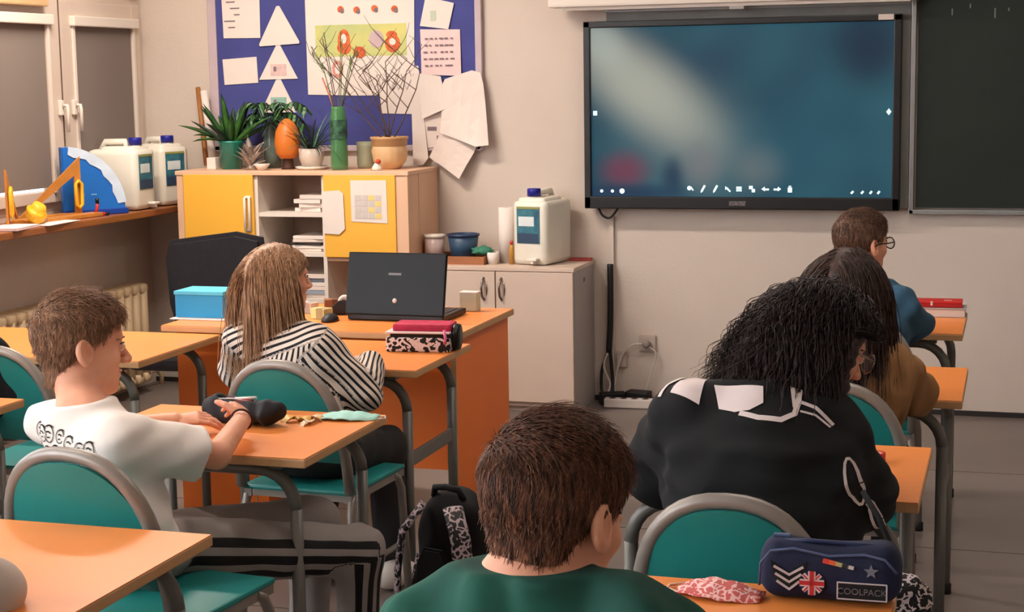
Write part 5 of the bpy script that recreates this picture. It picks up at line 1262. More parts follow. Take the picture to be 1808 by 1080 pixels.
JB = dict(head=(-2.182, 4.60, 1.018), ang=(40, 3, -4), neck=(-2.165, 4.555, 0.895), pelvis=(-2.03, 4.47, 0.53), shL=(-2.30, 4.575, 0.835), shR=(-2.015, 4.495, 0.835), elL=(-2.375, 4.69, 0.72), elR=(-1.90, 4.565, 0.685),
          wrL=(-2.17, 4.86, 0.742), wrR=(-1.965, 4.80, 0.742), hipL=(-2.10, 4.50, 0.50), hipR=(-1.97, 4.50, 0.50), knL=(-2.12, 4.86, 0.475), knR=(-1.925, 4.80, 0.465), anL=(-2.17, 4.72, 0.10), anR=(-1.905, 4.79, 0.10), hfL=(0.9, 0.35, 0), hfR=(-0.75, 0.6, 0), toe=(0.2, 1, 0))
hB = dict(kind='long', m=hair_mat('hair_fair', (196, 150, 112), (134, 98, 74)), thick=0.006, low=-0.07, mfold=0.003, ext=0.12,
          mass=[((0.0, -0.05, 0.02), (0.0, -0.062, -0.10), (0.068, 0.040), (0.058, 0.030)), ((0.0, -0.062, -0.10), (-0.012, -0.060, -0.24), (0.052, 0.028), (0.028, 0.016)), ((0.060, -0.02, 0.0), (0.050, -0.035, -0.09), (0.018, 0.026), (0.014, 0.026)), ((-0.06, 0.0, 0.0), (-0.058, -0.03, -0.15), (0.016, 0.026), (0.014, 0.02))],
          strands=lambda: [hair_long(5000, 5, 0.31, (0.03, 0.03, -1), 0.0011, -0.07, wave=0.0015, vol=0.008, face_y=0.012), hair_long(800, 6, 0.35, (-0.02, 0.02, -1), 0.0009, -0.07, wave=0.003, vol=0.010, face_y=0.012)])
rB, sB, hlB, RB = person('girl with long fair hair in a black and white striped shirt', (-2.03, 4.47, 0), JB, dict(m=m_strip, attr=shirt_stripes, fold=0.0035, sr=(0.06, 0.062), seed=9, vox=0.005, collar=0.035), dict(m=m_darkp), hB, eyes=True, sleeve=1.85, s=1.03, torso=(0.14, 0.10), skin_vox=0.0038)

# boy in green, close to the camera
m_green = mat('green_shirt', (20, 86, 70), .85, var=.18, scale=7, rgb2=(14, 62, 52))
JC = dict(head=(-0.600, 2.12, 1.028), ang=(22, -14, 2), neck=(-0.62, 2.07, 0.968), pelvis=(-0.60, 2.08, 0.53), shL=(-0.765, 2.055, 0.875), shR=(-0.465, 2.04, 0.90), elL=(-0.83, 2.27, 0.745), elR=(-0.40, 2.25, 0.755), wrL=(-0.70, 2.47, 0.742), wrR=(-0.50, 2.47, 0.742),
          hipL=(-0.68, 2.12, 0.5), hipR=(-0.53, 2.12, 0.5), knL=(-0.70, 2.50, 0.48), knR=(-0.50, 2.50, 0.48), anL=(-0.70, 2.48, 0.1), anR=(-0.50, 2.48, 0.1))
hC = dict(kind='short', m=hair_mat('hair_dark_brown', (136, 88, 62), (62, 40, 31)), thick=0.008, low=-0.108, strands=lambda: [hair_short(5000, 3, (0.7, 0.5, 0.1), 0.05, 0.024, 0.0009, -0.112, (0.28, 0.06), messy=0.3), hair_short(1500, 4, (0.8, 0.2, 0.4), 0.055, 0.02, 0.0008, -0.112, (0.4, 0.08))])
person('boy with short brown hair in a green shirt, seen from behind', (-0.60, 2.08, 0), JC, dict(m=m_green, fold=0.008, sr=(0.066, 0.06), seed=12, vox=0.006, collar=0.004), dict(m=m_darkp), hC, eyes=True, sleeve=0.85, s=1.17, skin_vox=0.0038)

# person in the black printed hoodie
JD = dict(head=(-0.405, 3.55, 1.04), ang=(56, -24, 6), neck=(-0.505, 3.46, 0.955), pelvis=(-0.50, 3.30, 0.54), shL=(-0.665, 3.41, 0.90), shR=(-0.385, 3.43, 0.885), elL=(-0.745, 3.50, 0.76), elR=(-0.315, 3.45, 0.745), wrL=(-0.58, 3.70, 0.755), wrR=(-0.37, 3.68, 0.755),
          hipL=(-0.58, 3.36, 0.5), hipR=(-0.43, 3.36, 0.5), knL=(-0.60, 3.74, 0.47), knR=(-0.42, 3.74, 0.47), anL=(-0.60, 3.70, 0.1), anR=(-0.42, 3.70, 0.1), hfL=(0.7, 0.7, 0), hfR=(-0.5, 0.8, 0))
hD = dict(kind='long', m=hair_mat('hair_black_brown', (58, 38, 34), (26, 18, 18)), thick=0.008, low=-0.07, mfold=0.004, ext=0.16,
          mass=[((0.0, -0.045, 0.03), (-0.02, -0.06, -0.06), (0.078, 0.055), (0.07, 0.045)), ((-0.055, -0.03, -0.02), (-0.075, -0.02, -0.09), (0.032, 0.038), (0.024, 0.03)), ((0.07, 0.0, 0.0), (0.075, 0.03, -0.17), (0.028, 0.04), (0.018, 0.025)), ((-0.03, -0.10, -0.04), (0.03, -0.05, -0.16), (0.05, 0.035), (0.04, 0.025))],
          strands=lambda: [hair_long(5000, 15, 0.25, (-0.02, 0.05, -1), 0.0011, -0.07, curl_r=0.005, vol=0.026, face_y=-0.005), hair_long(2600, 16, 0.22, (-0.30, -0.12, -0.9), 0.0010, -0.07, curl_r=0.008, vol=0.036, face_y=-0.01)])
rD, sD, hlD, RD = person('person with dark curly hair bent over in a black printed hoodie', (-0.50, 3.30, 0), JD, dict(m=m_blackcl, name='hoodie', fold=0.006, sr=(0.085, 0.082), seed=21, vox=0.0065, collar=0.02, hood=A_(0.0, -0.05, -0.01)), dict(m=m_darkp), hD, eyes=True, glasses=m_hd, sleeve=1.9, s=1.08, torso=(0.205, 0.15))

# child in the tan top
m_tan = mat('tan_jersey', (150, 108, 66), .9, var=.22, scale=7)
JE = dict(head=(-0.445, 4.55, 1.035), ang=(18, -6, 0), neck=(-0.44, 4.505, 0.905), pelvis=(-0.44, 4.46, 0.53), shL=(-0.585, 4.51, 0.845), shR=(-0.315, 4.51, 0.84), elL=(-0.66, 4.66, 0.745), elR=(-0.265, 4.62, 0.745), wrL=(-0.50, 4.86, 0.752), wrR=(-0.36, 4.84, 0.752),
          hipL=(-0.52, 4.5, 0.5), hipR=(-0.37, 4.5, 0.5), knL=(-0.53, 4.88, 0.48), knR=(-0.34, 4.86, 0.48), anL=(-0.53, 4.84, 0.1), anR=(-0.34, 4.84, 0.1), hfL=(0.7, 0.7, 0), hfR=(-0.6, 0.7, 0))
hE = dict(kind='long', m=hair_mat('hair_deep_brown', (78, 54, 44), (32, 22, 20)), thick=0.006, low=-0.07, mass=[((0, -0.055, 0.02), (0.01, -0.07, -0.12), (0.075, 0.045), (0.072, 0.03)), ((0.01, -0.07, -0.10), (0.012, -0.065, -0.22), (0.07, 0.03), (0.045, 0.018)), ((-0.065, 0, 0), (-0.07, -0.02, -0.12), (0.018, 0.03), (0.015, 0.02)), ((0.065, 0, 0), (0.068, -0.02, -0.12), (0.018, 0.03), (0.015, 0.02))],
          strands=lambda: [hair_long(3000, 25, 0.32, (0, -0.05, -1), 0.0013, -0.07, wave=0.002, vol=0.010)])
person('child with long brown hair in a tan top, second from the front', (-0.44, 4.46, 0), JE, dict(m=m_tan, fold=0.009, sr=(0.064, 0.06), seed=31, vox=0.007, collar=0.02), dict(m=m_blackcl), hE, sleeve=1.85, s=1.02, torso=(0.15, 0.11), skin_vox=0.005)

# boy with glasses in the front row
m_denim = mat('denim_shirt', (56, 92, 116), .9, var=.2, scale=14)
JF = dict(head=(-0.515, 5.72, 1.045), ang=(42, 0, 0), neck=(-0.495, 5.675, 0.91), pelvis=(-0.50, 5.66, 0.53), shL=(-0.64, 5.70, 0.85), shR=(-0.375, 5.68, 0.845), elL=(-0.70, 5.84, 0.75), elR=(-0.335, 5.80, 0.75), wrL=(-0.54, 6.04, 0.755), wrR=(-0.42, 6.02, 0.755),
          hipL=(-0.57, 5.7, 0.5), hipR=(-0.42, 5.7, 0.5), knL=(-0.58, 6.08, 0.48), knR=(-0.40, 6.08, 0.48), anL=(-0.58, 6.04, 0.1), anR=(-0.40, 6.04, 0.1), hfL=(0.7, 0.7, 0), hfR=(-0.6, 0.7, 0))
hF = dict(kind='short', m=hair_mat('hair_mid_brown', (128, 94, 74), (68, 48, 40)), thick=0.007, low=-0.07, strands=lambda: [hair_short(2500, 41, (0.3, 0.8, 0.1), 0.045, 0.018, 0.0012, -0.07, (0.3, 0.08))])
person('boy with glasses in a blue denim shirt at the foremost desk', (-0.50, 5.66, 0), JF, dict(m=m_denim, fold=0.008, sr=(0.062, 0.056), seed=41, vox=0.007, collar=0.02), dict(m=m_darkp), hF, eyes=True, glasses=m_black, sleeve=1.85, s=1.02, skin_vox=0.005)

# pupil mostly outside the picture, bottom left
JG = dict(head=(-1.99, 2.20, 1.06), ang=(10, -5, 0), neck=(-1.98, 2.17, 0.93), pelvis=(-1.98, 2.12, 0.53), shL=(-2.12, 2.18, 0.87), shR=(-1.84, 2.18, 0.87), elL=(-2.18, 2.38, 0.745), elR=(-1.722, 2.425, 0.738), wrL=(-2.02, 2.58, 0.745), wrR=(-1.91, 2.56, 0.745),
          hipL=(-2.05, 2.16, 0.5), hipR=(-1.91, 2.16, 0.5), knL=(-2.06, 2.54, 0.48), knR=(-1.90, 2.54, 0.48), anL=(-2.06, 2.5, 0.1), anR=(-1.90, 2.5, 0.1))
person('pupil at the bottom left corner, only a white sleeve and elbow showing', (-1.98, 2.12, 0), JG, dict(m=mat('grey_white_shirt', (206, 190, 178), .85, var=.06), fold=0.004, sr=(0.058, 0.053), seed=51, collar=0.01), dict(m=m_darkp), dict(kind='short', m=hair_mat('hair_mid_brown', (128, 94, 74), (68, 48, 40)), strands=lambda: [hair_short(600, 51, (0.3, 0.8, 0.1), 0.045, 0.018, 0.0018, -0.062, (0.3, 0.08))]), sleeve=1.14, skin_vox=0.005)

# ------------------------------------------------------------------ prints on the cloth: thin patches laid onto the surface
def bvh_of(o):
    me = o.data; M = Matrix.Translation(o.parent.location) if o.parent else Matrix()
    return BVHTree.FromPolygons([M @ v.co for v in me.vertices], [tuple(p.vertices) for p in me.polygons])
def lay(bvh, poly, org, ux, uz, dirn, off=0.0025, grid=0.008):
    """clip a 2D outline (metres in ux/uz from org) to a fine grid and drop it onto a surface along dirn"""
    xs = [p[0] for p in poly]; zs = [p[1] for p in poly]; bm = bmesh.new()
    vs = [bm.verts.new((x, 0, z)) for x, z in poly]; bm.faces.new(vs)
    bmesh.ops.triangulate(bm, faces=bm.faces[:])
    for ax, lo, hi in ((0, min(xs), max(xs)), (2, min(zs), max(zs))):
        c = lo + grid
        while c < hi:
            no = Vector((0, 0, 0)); no[ax] = 1; co = Vector((0, 0, 0)); co[ax] = c
            bmesh.ops.bisect_plane(bm, geom=bm.verts[:] + bm.edges[:] + bm.faces[:], plane_co=co, plane_no=no); c += grid
    kill = []
    for v in bm.verts:
        o_ = org + ux * v.co.x + uz * v.co.z
        h = bvh.ray_cast(o_, dirn)
        if h[0] is None: kill.append(v)
        else: v.co = h[0] + (h[1] if h[1].dot(dirn) < 0 else -h[1]) * off
    bmesh.ops.delete(bm, geom=kill, context='VERTS')
    return bm
class Strip(list): pass
def ring_poly(cx, cz, rx, rz, w, n=12, a0=0, a1=2 * PI - 0.06):
    o = [(cx + rx * math.cos(a0 + (a1 - a0) * k / n), cz + rz * math.sin(a0 + (a1 - a0) * k / n)) for k in range(n + 1)]
    i = [(cx + (rx - w) * math.cos(a0 + (a1 - a0) * k / n), cz + (rz - w) * math.sin(a0 + (a1 - a0) * k / n)) for k in range(n, -1, -1)]
    return Strip(o + i)
def line_poly(pts, w):
    L_, R_ = [], []
    for i, p in enumerate(pts):
        a = Vector(pts[max(i - 1, 0)]); b = Vector(pts[min(i + 1, len(pts) - 1)]); d = (b - a).normalized(); n = Vector((-d.y, d.x)) * w / 2
        L_.append((p[0] + n.x, p[1] + n.y)); R_.append((p[0] - n.x, p[1] - n.y))
    return Strip(L_ + R_[::-1])
def print_on(target, polys, org, ux, uz, dirn, m, nm='print', grid=0.008):
    bvh = bvh_of(target); tot = bmesh.new(); tmp = bpy.data.meshes.new('tmp')
    polys = [x for p in polys for x in ([[p[i], p[i + 1], p[-i - 2], p[-i - 1]] for i in range(len(p) // 2 - 1)] if isinstance(p, Strip) else [p])]
    for p in polys:
        b2 = lay(bvh, p, Vector(org), Vector(ux).normalized(), Vector(uz).normalized(), Vector(dirn).normalized(), grid=grid); b2.to_mesh(tmp); tot.from_mesh(tmp); b2.free()
    root = target.parent
    for v in tot.verts: v.co -= root.location
    bpy.data.meshes.remove(tmp)
    return ob(nm, tot, m, target, smooth=True) if False else ob(nm, tot, m, root, smooth=True)
m_prb = mat('print_black', (20, 18, 20), .8); m_prw = mat('print_white', (222, 206, 202), .8, var=.08)
# black line drawing across the back of the white T-shirt: a cluster of plain round outlines
q = random.Random(5); polys = []
for (x, z, r) in [(-0.13 + 0.033 * (k % 7) + 0.016 * (k // 7 % 2) + q.uniform(-.004, .004), 0.018 - 0.036 * (k // 7) - 0.006 * abs(k % 7 - 2) + q.uniform(-.005, .005), q.uniform(.013, .018)) for k in range(21)]:
    a0_ = q.uniform(0, 6)
    polys.append(ring_poly(x, z, r, r * 1.2, 0.0024, 11, a0_, a0_ + 5.6))
    polys.append(ring_poly(x + 0.004, z + r * 0.9, r * 0.6, r * 0.35, 0.0035, 7, 0, PI))
    polys.append(line_poly([(x - r * .4, z + r * .2), (x, z + r * .35), (x + r * .4, z + r * .1)], 0.0035)); polys.append(line_poly([(x - r * .3, z - r * .5), (x + r * .2, z - r * .4)], 0.003))
print_on(sA, polys, Vector((-2.055, 2.95, 0.80)), (0.99, 0.1, 0), (0, 0, 1), (-0.1, 0.99, 0), m_prb, grid=0.01)
# white shapes across the shoulders and down the right sleeve of the hoodie
up_ = Vector((0, 0.35, 0.93))
pol = [[(-0.175, 0.0), (-0.11, -0.03), (-0.105, 0.05), (-0.135, 0.065), (-0.165, 0.045)], [(-0.085, 0.022), (0.022, 0.012), (0.026, -0.028), (0.0, -0.048), (-0.03, -0.052), (-0.066, -0.038)],
       line_poly([(-0.02, -0.055), (0.02, -0.066), (0.065, -0.065), (0.09, -0.045), (0.095, -0.01), (0.085, 0.015)], 0.012), line_poly([(0.095, -0.012), (0.13, -0.02), (0.165, -0.045)], 0.008), line_poly([(0.10, -0.035), (0.13, -0.036), (0.16, -0.052)], 0.005),
       [(0.075, 0.02), (0.10, 0.018), (0.10, -0.02), (0.085, -0.03)], line_poly([(-0.20, -0.005), (-0.19, 0.035), (-0.16, 0.062)], 0.008)]
print_on(sD, pol, Vector((-0.52, 3.33 - 0.385, 0.985 + 0.32)), (1, 0.0, 0), (0, 0.64, 0.77), (0.0, 0.77, -0.64), m_prw, grid=0.012)
bm = bmesh.new()
pol = [ring_poly(0.0, 0.08, 0.016, 0.055, 0.006, 14), ring_poly(0.02, -0.01, 0.012, 0.045, 0.006, 12), line_poly([(0.03, -0.05), (0.045, -0.08), (0.05, -0.11)], 0.012), line_poly([(0.012, 0.03), (0.02, 0.015)], 0.010)]
print_on(sD, pol, Vector((-0.29, 3.0, 0.72)), (1, 0.0, 0), (-0.25, 0.0, 1), (0.0, 1, 0.0), m_prw, 'sleeve_print', grid=0.01)
# ------------------------------------------------------------------ things lying on the desks
ZD = 0.7105
def crumple(name, label, cat, loc, m, sx, sy, sz, seed, sub=4, amp=0.35, flat=True):
    q = np.random.RandomState(seed); bm = bmesh.new(); bmesh.ops.create_icosphere(bm, subdivisions=sub, radius=1)
    ks = q.normal(size=(6, 3)) * 3.2; ph = q.uniform(0, 6, 6)
    for v in bm.verts:
        n = v.co.copy(); d = sum(math.sin(n.x * k[0] + n.y * k[1] + n.z * k[2] + p) for k, p in zip(ks, ph)) / 6
        r = 1 + amp * d * 1.6; v.co = Vector((n.x * sx * r, n.y * sy * r, max(0.0008, (n.z * r + 0.55) * sz)))
    return tag(ob(name, bm, m, loc=loc, smooth=True), label, cat)
# black open pencil case in the boy's hands
pb = thing('pencil_case', 'open black pencil case with a red lining on the boy desk', 'pencil case', (-2.00, 3.955, ZD), -0.22, 'pencil cases')
def pcase(P):
    d = ecap(P, A_(-0.085, 0, 0.036), A_(0.095, 0.0, 0.034), (0.042, 0.036), (0.046, 0.036), (0, 1, 0)); d = smax(d, -ecap(P, A_(-0.06, -0.004, 0.075), A_(0.05, -0.004, 0.072), (0.016, 0.02), (0.016, 0.02), (0, 1, 0)), 0.01); return smax(d + folds(P, 0.005, 0.07, 3), 0.001 - P[:, 2], 0.003)
v, f = sdf_mesh(pcase, A_(-.15, -.07, -.01), A_(.16, .07, .1), 0.004); np_object('case_body', v, f, mat('black_nylon', (22, 24, 30), .75, var=.3, scale=20), pb)
T('lining', mat('red_lining', (176, 30, 44), .6), pb, [(-0.045, -0.004, 0.058), (0.04, -0.004, 0.058)], r=0.011)
T('zip', m_alu, pb, [(-0.065, -0.022, 0.066), (0.0, -0.026, 0.072), (0.055, -0.022, 0.066)], r=0.0025)
T('pencil', m_white, pb, [(-0.02, 0.0, 0.066), (0.05, 0.004, 0.074)], r=0.004)
m_wrap = mat('wrapper_white', (236, 216, 196), .5, var=.35, scale=60, rgb2=(216, 160, 70))
wr_ = thing('candy_wrapper', 'crumpled white and yellow wrapper on the boy desk', 'wrapper', (-1.845, 4.00, ZD))
for i, (x, y, rr_) in enumerate(((0, 0, .026), (.035, -.02, .02), (-.03, .015, .018), (.02, .03, .022))):
    bm = bmesh.new(); leaf_mesh(bm, (x, y, 0.006), (math.cos(i * 2.1), math.sin(i * 2.1), 0.7), 0.05, 0.035, 1.2, 0.08, 5, 0.3); leaf_mesh(bm, (x, y, 0.006), (math.cos(i * 2.1 + 2), math.sin(i * 2.1 + 2), 0.4), 0.04, 0.03, 0.8, 0.08, 4, 0.2); ob('wrapper_fold', bm, m_wrap if i % 2 else mat('wrapper_yellow', (232, 178, 80), .5, var=.3, scale=50), wr_)
mk = thing('face_mask', 'mint green face mask lying on the corner of the boy desk', 'face mask', (-1.735, 4.075, ZD), 0.2, 'face masks')
def mask_mesh(bm, L_, Wd, hgt, seed, n=14):
    q = random.Random(seed); rows = []
    for i in range(n + 1):
        t = i / n; w = Wd * (0.45 + 0.55 * math.sin(PI * min(1, max(0, t * 0.9 + 0.08))))
        rows.append([Vector((-L_ / 2 + L_ * t, -w / 2 + w * j / 8, 0.002 + hgt * math.sin(PI * t) * math.sin(PI * j / 8) + 0.0035 * math.sin(j * 2.6 + t * 5) + 0.003 * abs(math.sin(t * 11)))) for j in range(9)])
    top = [[bm.verts.new(p + Vector((0, 0, 0.0025))) for p in r] for r in rows]; bot = [[bm.verts.new(Vector((p.x, p.y, max(0.0005, p.z)))) for p in r] for r in rows]
    for S_, fl in ((top, 0), (bot, 1)):
        for i in range(n):
            for j in range(8):
                f = (S_[i][j], S_[i + 1][j], S_[i + 1][j + 1], S_[i][j + 1]); f = bm.faces.new(f[::-1] if fl else f); f.smooth = True
    for i in range(n):
        bm.faces.new((top[i][0], bot[i][0], bot[i + 1][0], top[i + 1][0])); bm.faces.new((top[i + 1][8], bot[i + 1][8], bot[i][8], top[i][8]))
    for j in range(8):
        bm.faces.new((top[0][j + 1], bot[0][j + 1], bot[0][j], top[0][j])); bm.faces.new((top[n][j], bot[n][j], bot[n][j + 1], top[n][j + 1]))
bm = bmesh.new(); mask_mesh(bm, 0.16, 0.085, 0.014, 1); ob('mask_body', bm, mat('mint_fabric', (168, 216, 204), .8, var=.1), mk)
T('ear_loop', m_paper, mk, [(-0.075, -0.02, 0.004), (-0.105, 0.0, 0.003), (-0.10, 0.03, 0.003), (-0.075, 0.025, 0.004)], r=0.0018, seg=5)
T('ear_loop', m_paper, mk, [(0.075, -0.02, 0.004), (0.10, -0.01, 0.003), (0.095, 0.02, 0.003), (0.075, 0.022, 0.004)], r=0.0018, seg=5)

# pink and black pencil case on the girl's desk
pp_ = thing('pencil_case', 'pink and black patterned box pencil case on the girl desk', 'pencil case', (-1.945, 5.215, ZD), 0.10, 'pencil cases')
def pat_mat(name, c1, c2, scale, thr, thick=0.1, rough=.7):
    m = mat(name, c1, rough, var=.1); nt = m.node_tree; N = nt.nodes; L = nt.links; b = N['Principled BSDF']
    tc = N.new('ShaderNodeTexCoord'); nz = N.new('ShaderNodeTexNoise'); nz.inputs['Scale'].default_value = scale * 0.6; L.new(tc.outputs['Object'], nz.inputs['Vector'])
    ad = N.new('ShaderNodeMix'); ad.data_type = 'RGBA'; ad.blend_type = 'ADD'; ad.inputs[0].default_value = 0.03; L.new(tc.outputs['Object'], ad.inputs[6]); L.new(nz.outputs['Color'], ad.inputs[7])
    vo = N.new('ShaderNodeTexVoronoi'); vo.feature = 'DISTANCE_TO_EDGE'; vo.inputs['Scale'].default_value = scale; L.new(ad.outputs[2], vo.inputs['Vector'])
    lt = N.new('ShaderNodeMath'); lt.operation = 'LESS_THAN'; lt.inputs[1].default_value = thr; L.new(vo.outputs['Distance'], lt.inputs[0])
    n2 = N.new('ShaderNodeTexNoise'); n2.inputs['Scale'].default_value = scale * 0.9; L.new(tc.outputs['Object'], n2.inputs['Vector'])
    g2 = N.new('ShaderNodeMath'); g2.operation = 'GREATER_THAN'; g2.inputs[1].default_value = 0.44; L.new(n2.outputs['Fac'], g2.inputs[0])
    mu = N.new('ShaderNodeMath'); mu.operation = 'MULTIPLY'; L.new(lt.outputs[0], mu.inputs[0]); L.new(g2.outputs[0], mu.inputs[1])
    mx = N.new('ShaderNodeMix'); mx.data_type = 'RGBA'; L.new(mu.outputs[0], mx.inputs[0]); L.new(b.inputs['Base Color'].links[0].from_socket, mx.inputs[6]); mx.inputs[7].default_value = (*lin(c2), 1); L.new(mx.outputs[2], b.inputs['Base Color'])
    return m
m_leo = pat_mat('leopard_print', (24, 20, 22), (176, 156, 160), 52, 0.13)
m_bw = pat_mat('black_white_pattern', (22, 18, 20), (226, 210, 210), 42, 0.16)
B('case_bottom', m_bw, pp_, ((0, 0, 0.025), (0.225, 0.12, 0.05)), bevel=.008)
B('case_middle', mat('case_black', (24, 18, 22), .6), pp_, ((0.01, 0.004, 0.056), (0.215, 0.115, 0.016)), bevel=.004)
B('white_piping', m_prw, pp_, ((0.0, -0.001, 0.066), (0.225, 0.12, 0.006)), bevel=.002)
B('case_top', mat('case_pink', (196, 40, 78), .6, var=.25, scale=30), pp_, ((0.01, 0.01, 0.080), (0.205, 0.105, 0.028)), bevel=.010)
bm = bmesh.new(); lathe(bm, [(0, -0.012), (0.043, -0.012), (0.046, 0), (0.043, 0.012), (0, 0.012)], 20); ob('round_end', bm, m_black, pp_, loc=(0.122, 0.005, 0.046), rot=(0, PI / 2, 0))
T('zip_pull', mat('pull_pink', (232, 120, 160), .5), pp_, [(0.095, -0.062, 0.078), (0.10, -0.066, 0.05), (0.096, -0.064, 0.03)], r=0.005)

# red tape roll, red case
tp = thing('tape_roll', 'small red roll of tape on the desk beside the black hoodie', 'tape', (-0.315, 3.89, ZD))
LA('tape', mat('red_tape', (196, 44, 36), .4), tp, [(0.018, 0), (0.027, 0), (0.027, 0.022), (0.018, 0.022), (0.018, 0)], 24)
LA('core', mat('tape_core', (232, 150, 120), .7), tp, [(0.0165, 0.0005), (0.018, 0.0005), (0.018, 0.0215), (0.0165, 0.0215), (0.0165, 0.0005)], 24)
gbk = thing('grey_book', 'pale grey book under the red case on the foremost desk', 'book', (-0.285, 6.385, ZD))
B('book_cover', mat('grey_cover', (170, 162, 156), .6), gbk, ((0, 0, 0.0012), (0.205, 0.13, 0.002)), ((0, 0, 0.031), (0.205, 0.13, 0.003)), ((-0.1015, 0, 0.016), (0.003, 0.13, 0.030)))
B('pages', m_paper, gbk, ((0.0, 0, 0.016), (0.196, 0.124, 0.027)))
rcs = thing('red_case', 'flat red pencil box lying on the grey book', 'pencil box', (-0.29, 6.39, ZD + 0.033), 0.03)
B('box_base', mat('red_plastic', (190, 32, 32), .4), rcs, ((0, 0, 0.008), (0.185, 0.09, 0.015)), bevel=.003); B('box_lid', mat('red_plastic2', (206, 44, 40), .35), rcs, ((0, 0, 0.020), (0.187, 0.092, 0.009)), bevel=.003)
B('box_label', m_paper, rcs, ((-0.02, -0.047, 0.016), (0.008, 0.002, 0.016)), ((0.04, -0.02, 0.0255), (0.03, 0.008, 0.001)))

# pink lace mask and navy pencil case on the near right desk
pm = thing('face_mask', 'pink lace-patterned face mask beside the navy pencil case', 'face mask', (-0.49, 2.795, ZD), -0.12, 'face masks')
bm = bmesh.new(); mask_mesh(bm, 0.155, 0.09, 0.022, 2); ob('mask_body', bm, pat_mat('pink_lace', (206, 96, 92), (240, 196, 190), 70, 0.12), pm)
T('ear_loop', mat('loop_pink', (236, 190, 160), .8), pm, [(-0.07, -0.025, 0.006), (-0.095, -0.01, 0.004), (-0.098, 0.012, 0.004), (-0.07, 0.028, 0.006)], r=0.0028, seg=6)
nv = thing('pencil_case', 'navy blue pencil case with badges, a flag and a name patch', 'pencil case', (-0.300, 2.825, ZD), 0.02, 'pencil cases')
def ncase(P):
    q = np.abs(P - A_(0, 0, 0.053)) - A_(0.122, 0.045, 0.051) + 0.036
    d = np.linalg.norm(np.maximum(q, 0), axis=1) + np.minimum(q.max(1), 0) - 0.036
    return d + 0.004 * np.cos(P[:, 0] * 30) * (P[:, 2] > 0.08) * np.clip((P[:, 2] - 0.08) * 40, 0, 1)
v, f = sdf_mesh(ncase, A_(-.15, -.075, -.015), A_(.15, .075, .13), 0.0035); m_navy = mat('navy_canvas', (16, 26, 60), .8, var=.25, scale=14, bump=.08, bscale=300)
ncb = np_object('case_body', v, f, m_navy, nv)
m_navyp = mat('navy_piping', (70, 84, 118), .6)
pts = [(-0.119, -0.047, 0.03), (-0.117, -0.047, 0.07), (-0.10, -0.045, 0.092), (-0.06, -0.043, 0.098), (0.0, -0.043, 0.088), (0.06, -0.043, 0.094), (0.095, -0.045, 0.088), (0.115, -0.047, 0.066)]
T('piping', m_navyp, nv, pts, r=0.0024, seg=6)
T('zip', mat('zip_navy', (34, 44, 80), .5), nv, [(-0.09, -0.012, 0.103), (-0.03, -0.012, 0.105), (0.04, -0.012, 0.104), (0.09, -0.012, 0.102)], r=0.004, seg=6)
B('pull_tab', m_navyp, nv, ((-0.085, 0.0, 0.109), (0.03, 0.012, 0.006)), bevel=.002)
m_silv = mat('silver_thread', (196, 190, 192), .5); m_badge = mat('badge_black', (10, 11, 18), .8)
Yf = -0.0462
def badge(nm, m, polys, dy=0.0, parent=nv):
    bm = bmesh.new()
    for p in polys: prism(bm, p, 0.0016, Matrix.Translation((0, Yf + dy, 0)))
    return ob(nm, bm, m, parent)
# chevrons
cb_ = badge('chevron_patch', m_badge, [[(-0.099, 0.075), (-0.068, 0.056), (-0.037, 0.077), (-0.040, 0.044), (-0.070, 0.026), (-0.095, 0.046)]])
for z in (0.066, 0.053, 0.040):
    badge('chevron', m_silv, [line_poly([(-0.094 + (0.066 - z) * .2, z), (-0.067, z - 0.014), (-0.043 - (0.066 - z) * .25, z + 0.001)], 0.0045)], -0.0012, cb_)
# round flag patch: blue field, white and red crosses
fx, fz, fr = -0.028, 0.040, 0.0215
fl = badge('flag_patch', mat('flag_blue', (24, 30, 80), .7), [disc(fr, fx, fz, 22)], -0.0012)
def dl(a, r0, r1, w): return [(fx + r0 * math.cos(a) + w * math.sin(a), fz + r0 * math.sin(a) - w * math.cos(a)), (fx + r1 * math.cos(a) + w * math.sin(a), fz + r1 * math.sin(a) - w * math.cos(a)), (fx + r1 * math.cos(a) - w * math.sin(a), fz + r1 * math.sin(a) + w * math.cos(a)), (fx + r0 * math.cos(a) - w * math.sin(a), fz + r0 * math.sin(a) + w * math.cos(a))]
for a in (PI / 4, 3 * PI / 4, 5 * PI / 4, 7 * PI / 4):
    badge('flag_diagonal', m_prw, [dl(a, 0.004, fr * 0.98, 0.0036)], -0.0020, fl); badge('flag_diagonal', mat('flag_red', (186, 38, 44), .7), [dl(a + 0.05, 0.006, fr * 0.95, 0.0012)], -0.0026, fl)
badge('flag_cross', m_prw, [rect(fr * 1.94, 0.0125, fx, fz), rect(0.0125, fr * 1.94, fx, fz)], -0.0030, fl)
badge('flag_cross', MATS['flag_red'], [rect(fr * 1.98, 0.0075, fx, fz), rect(0.0075, fr * 1.98, fx, fz)], -0.0038, fl)
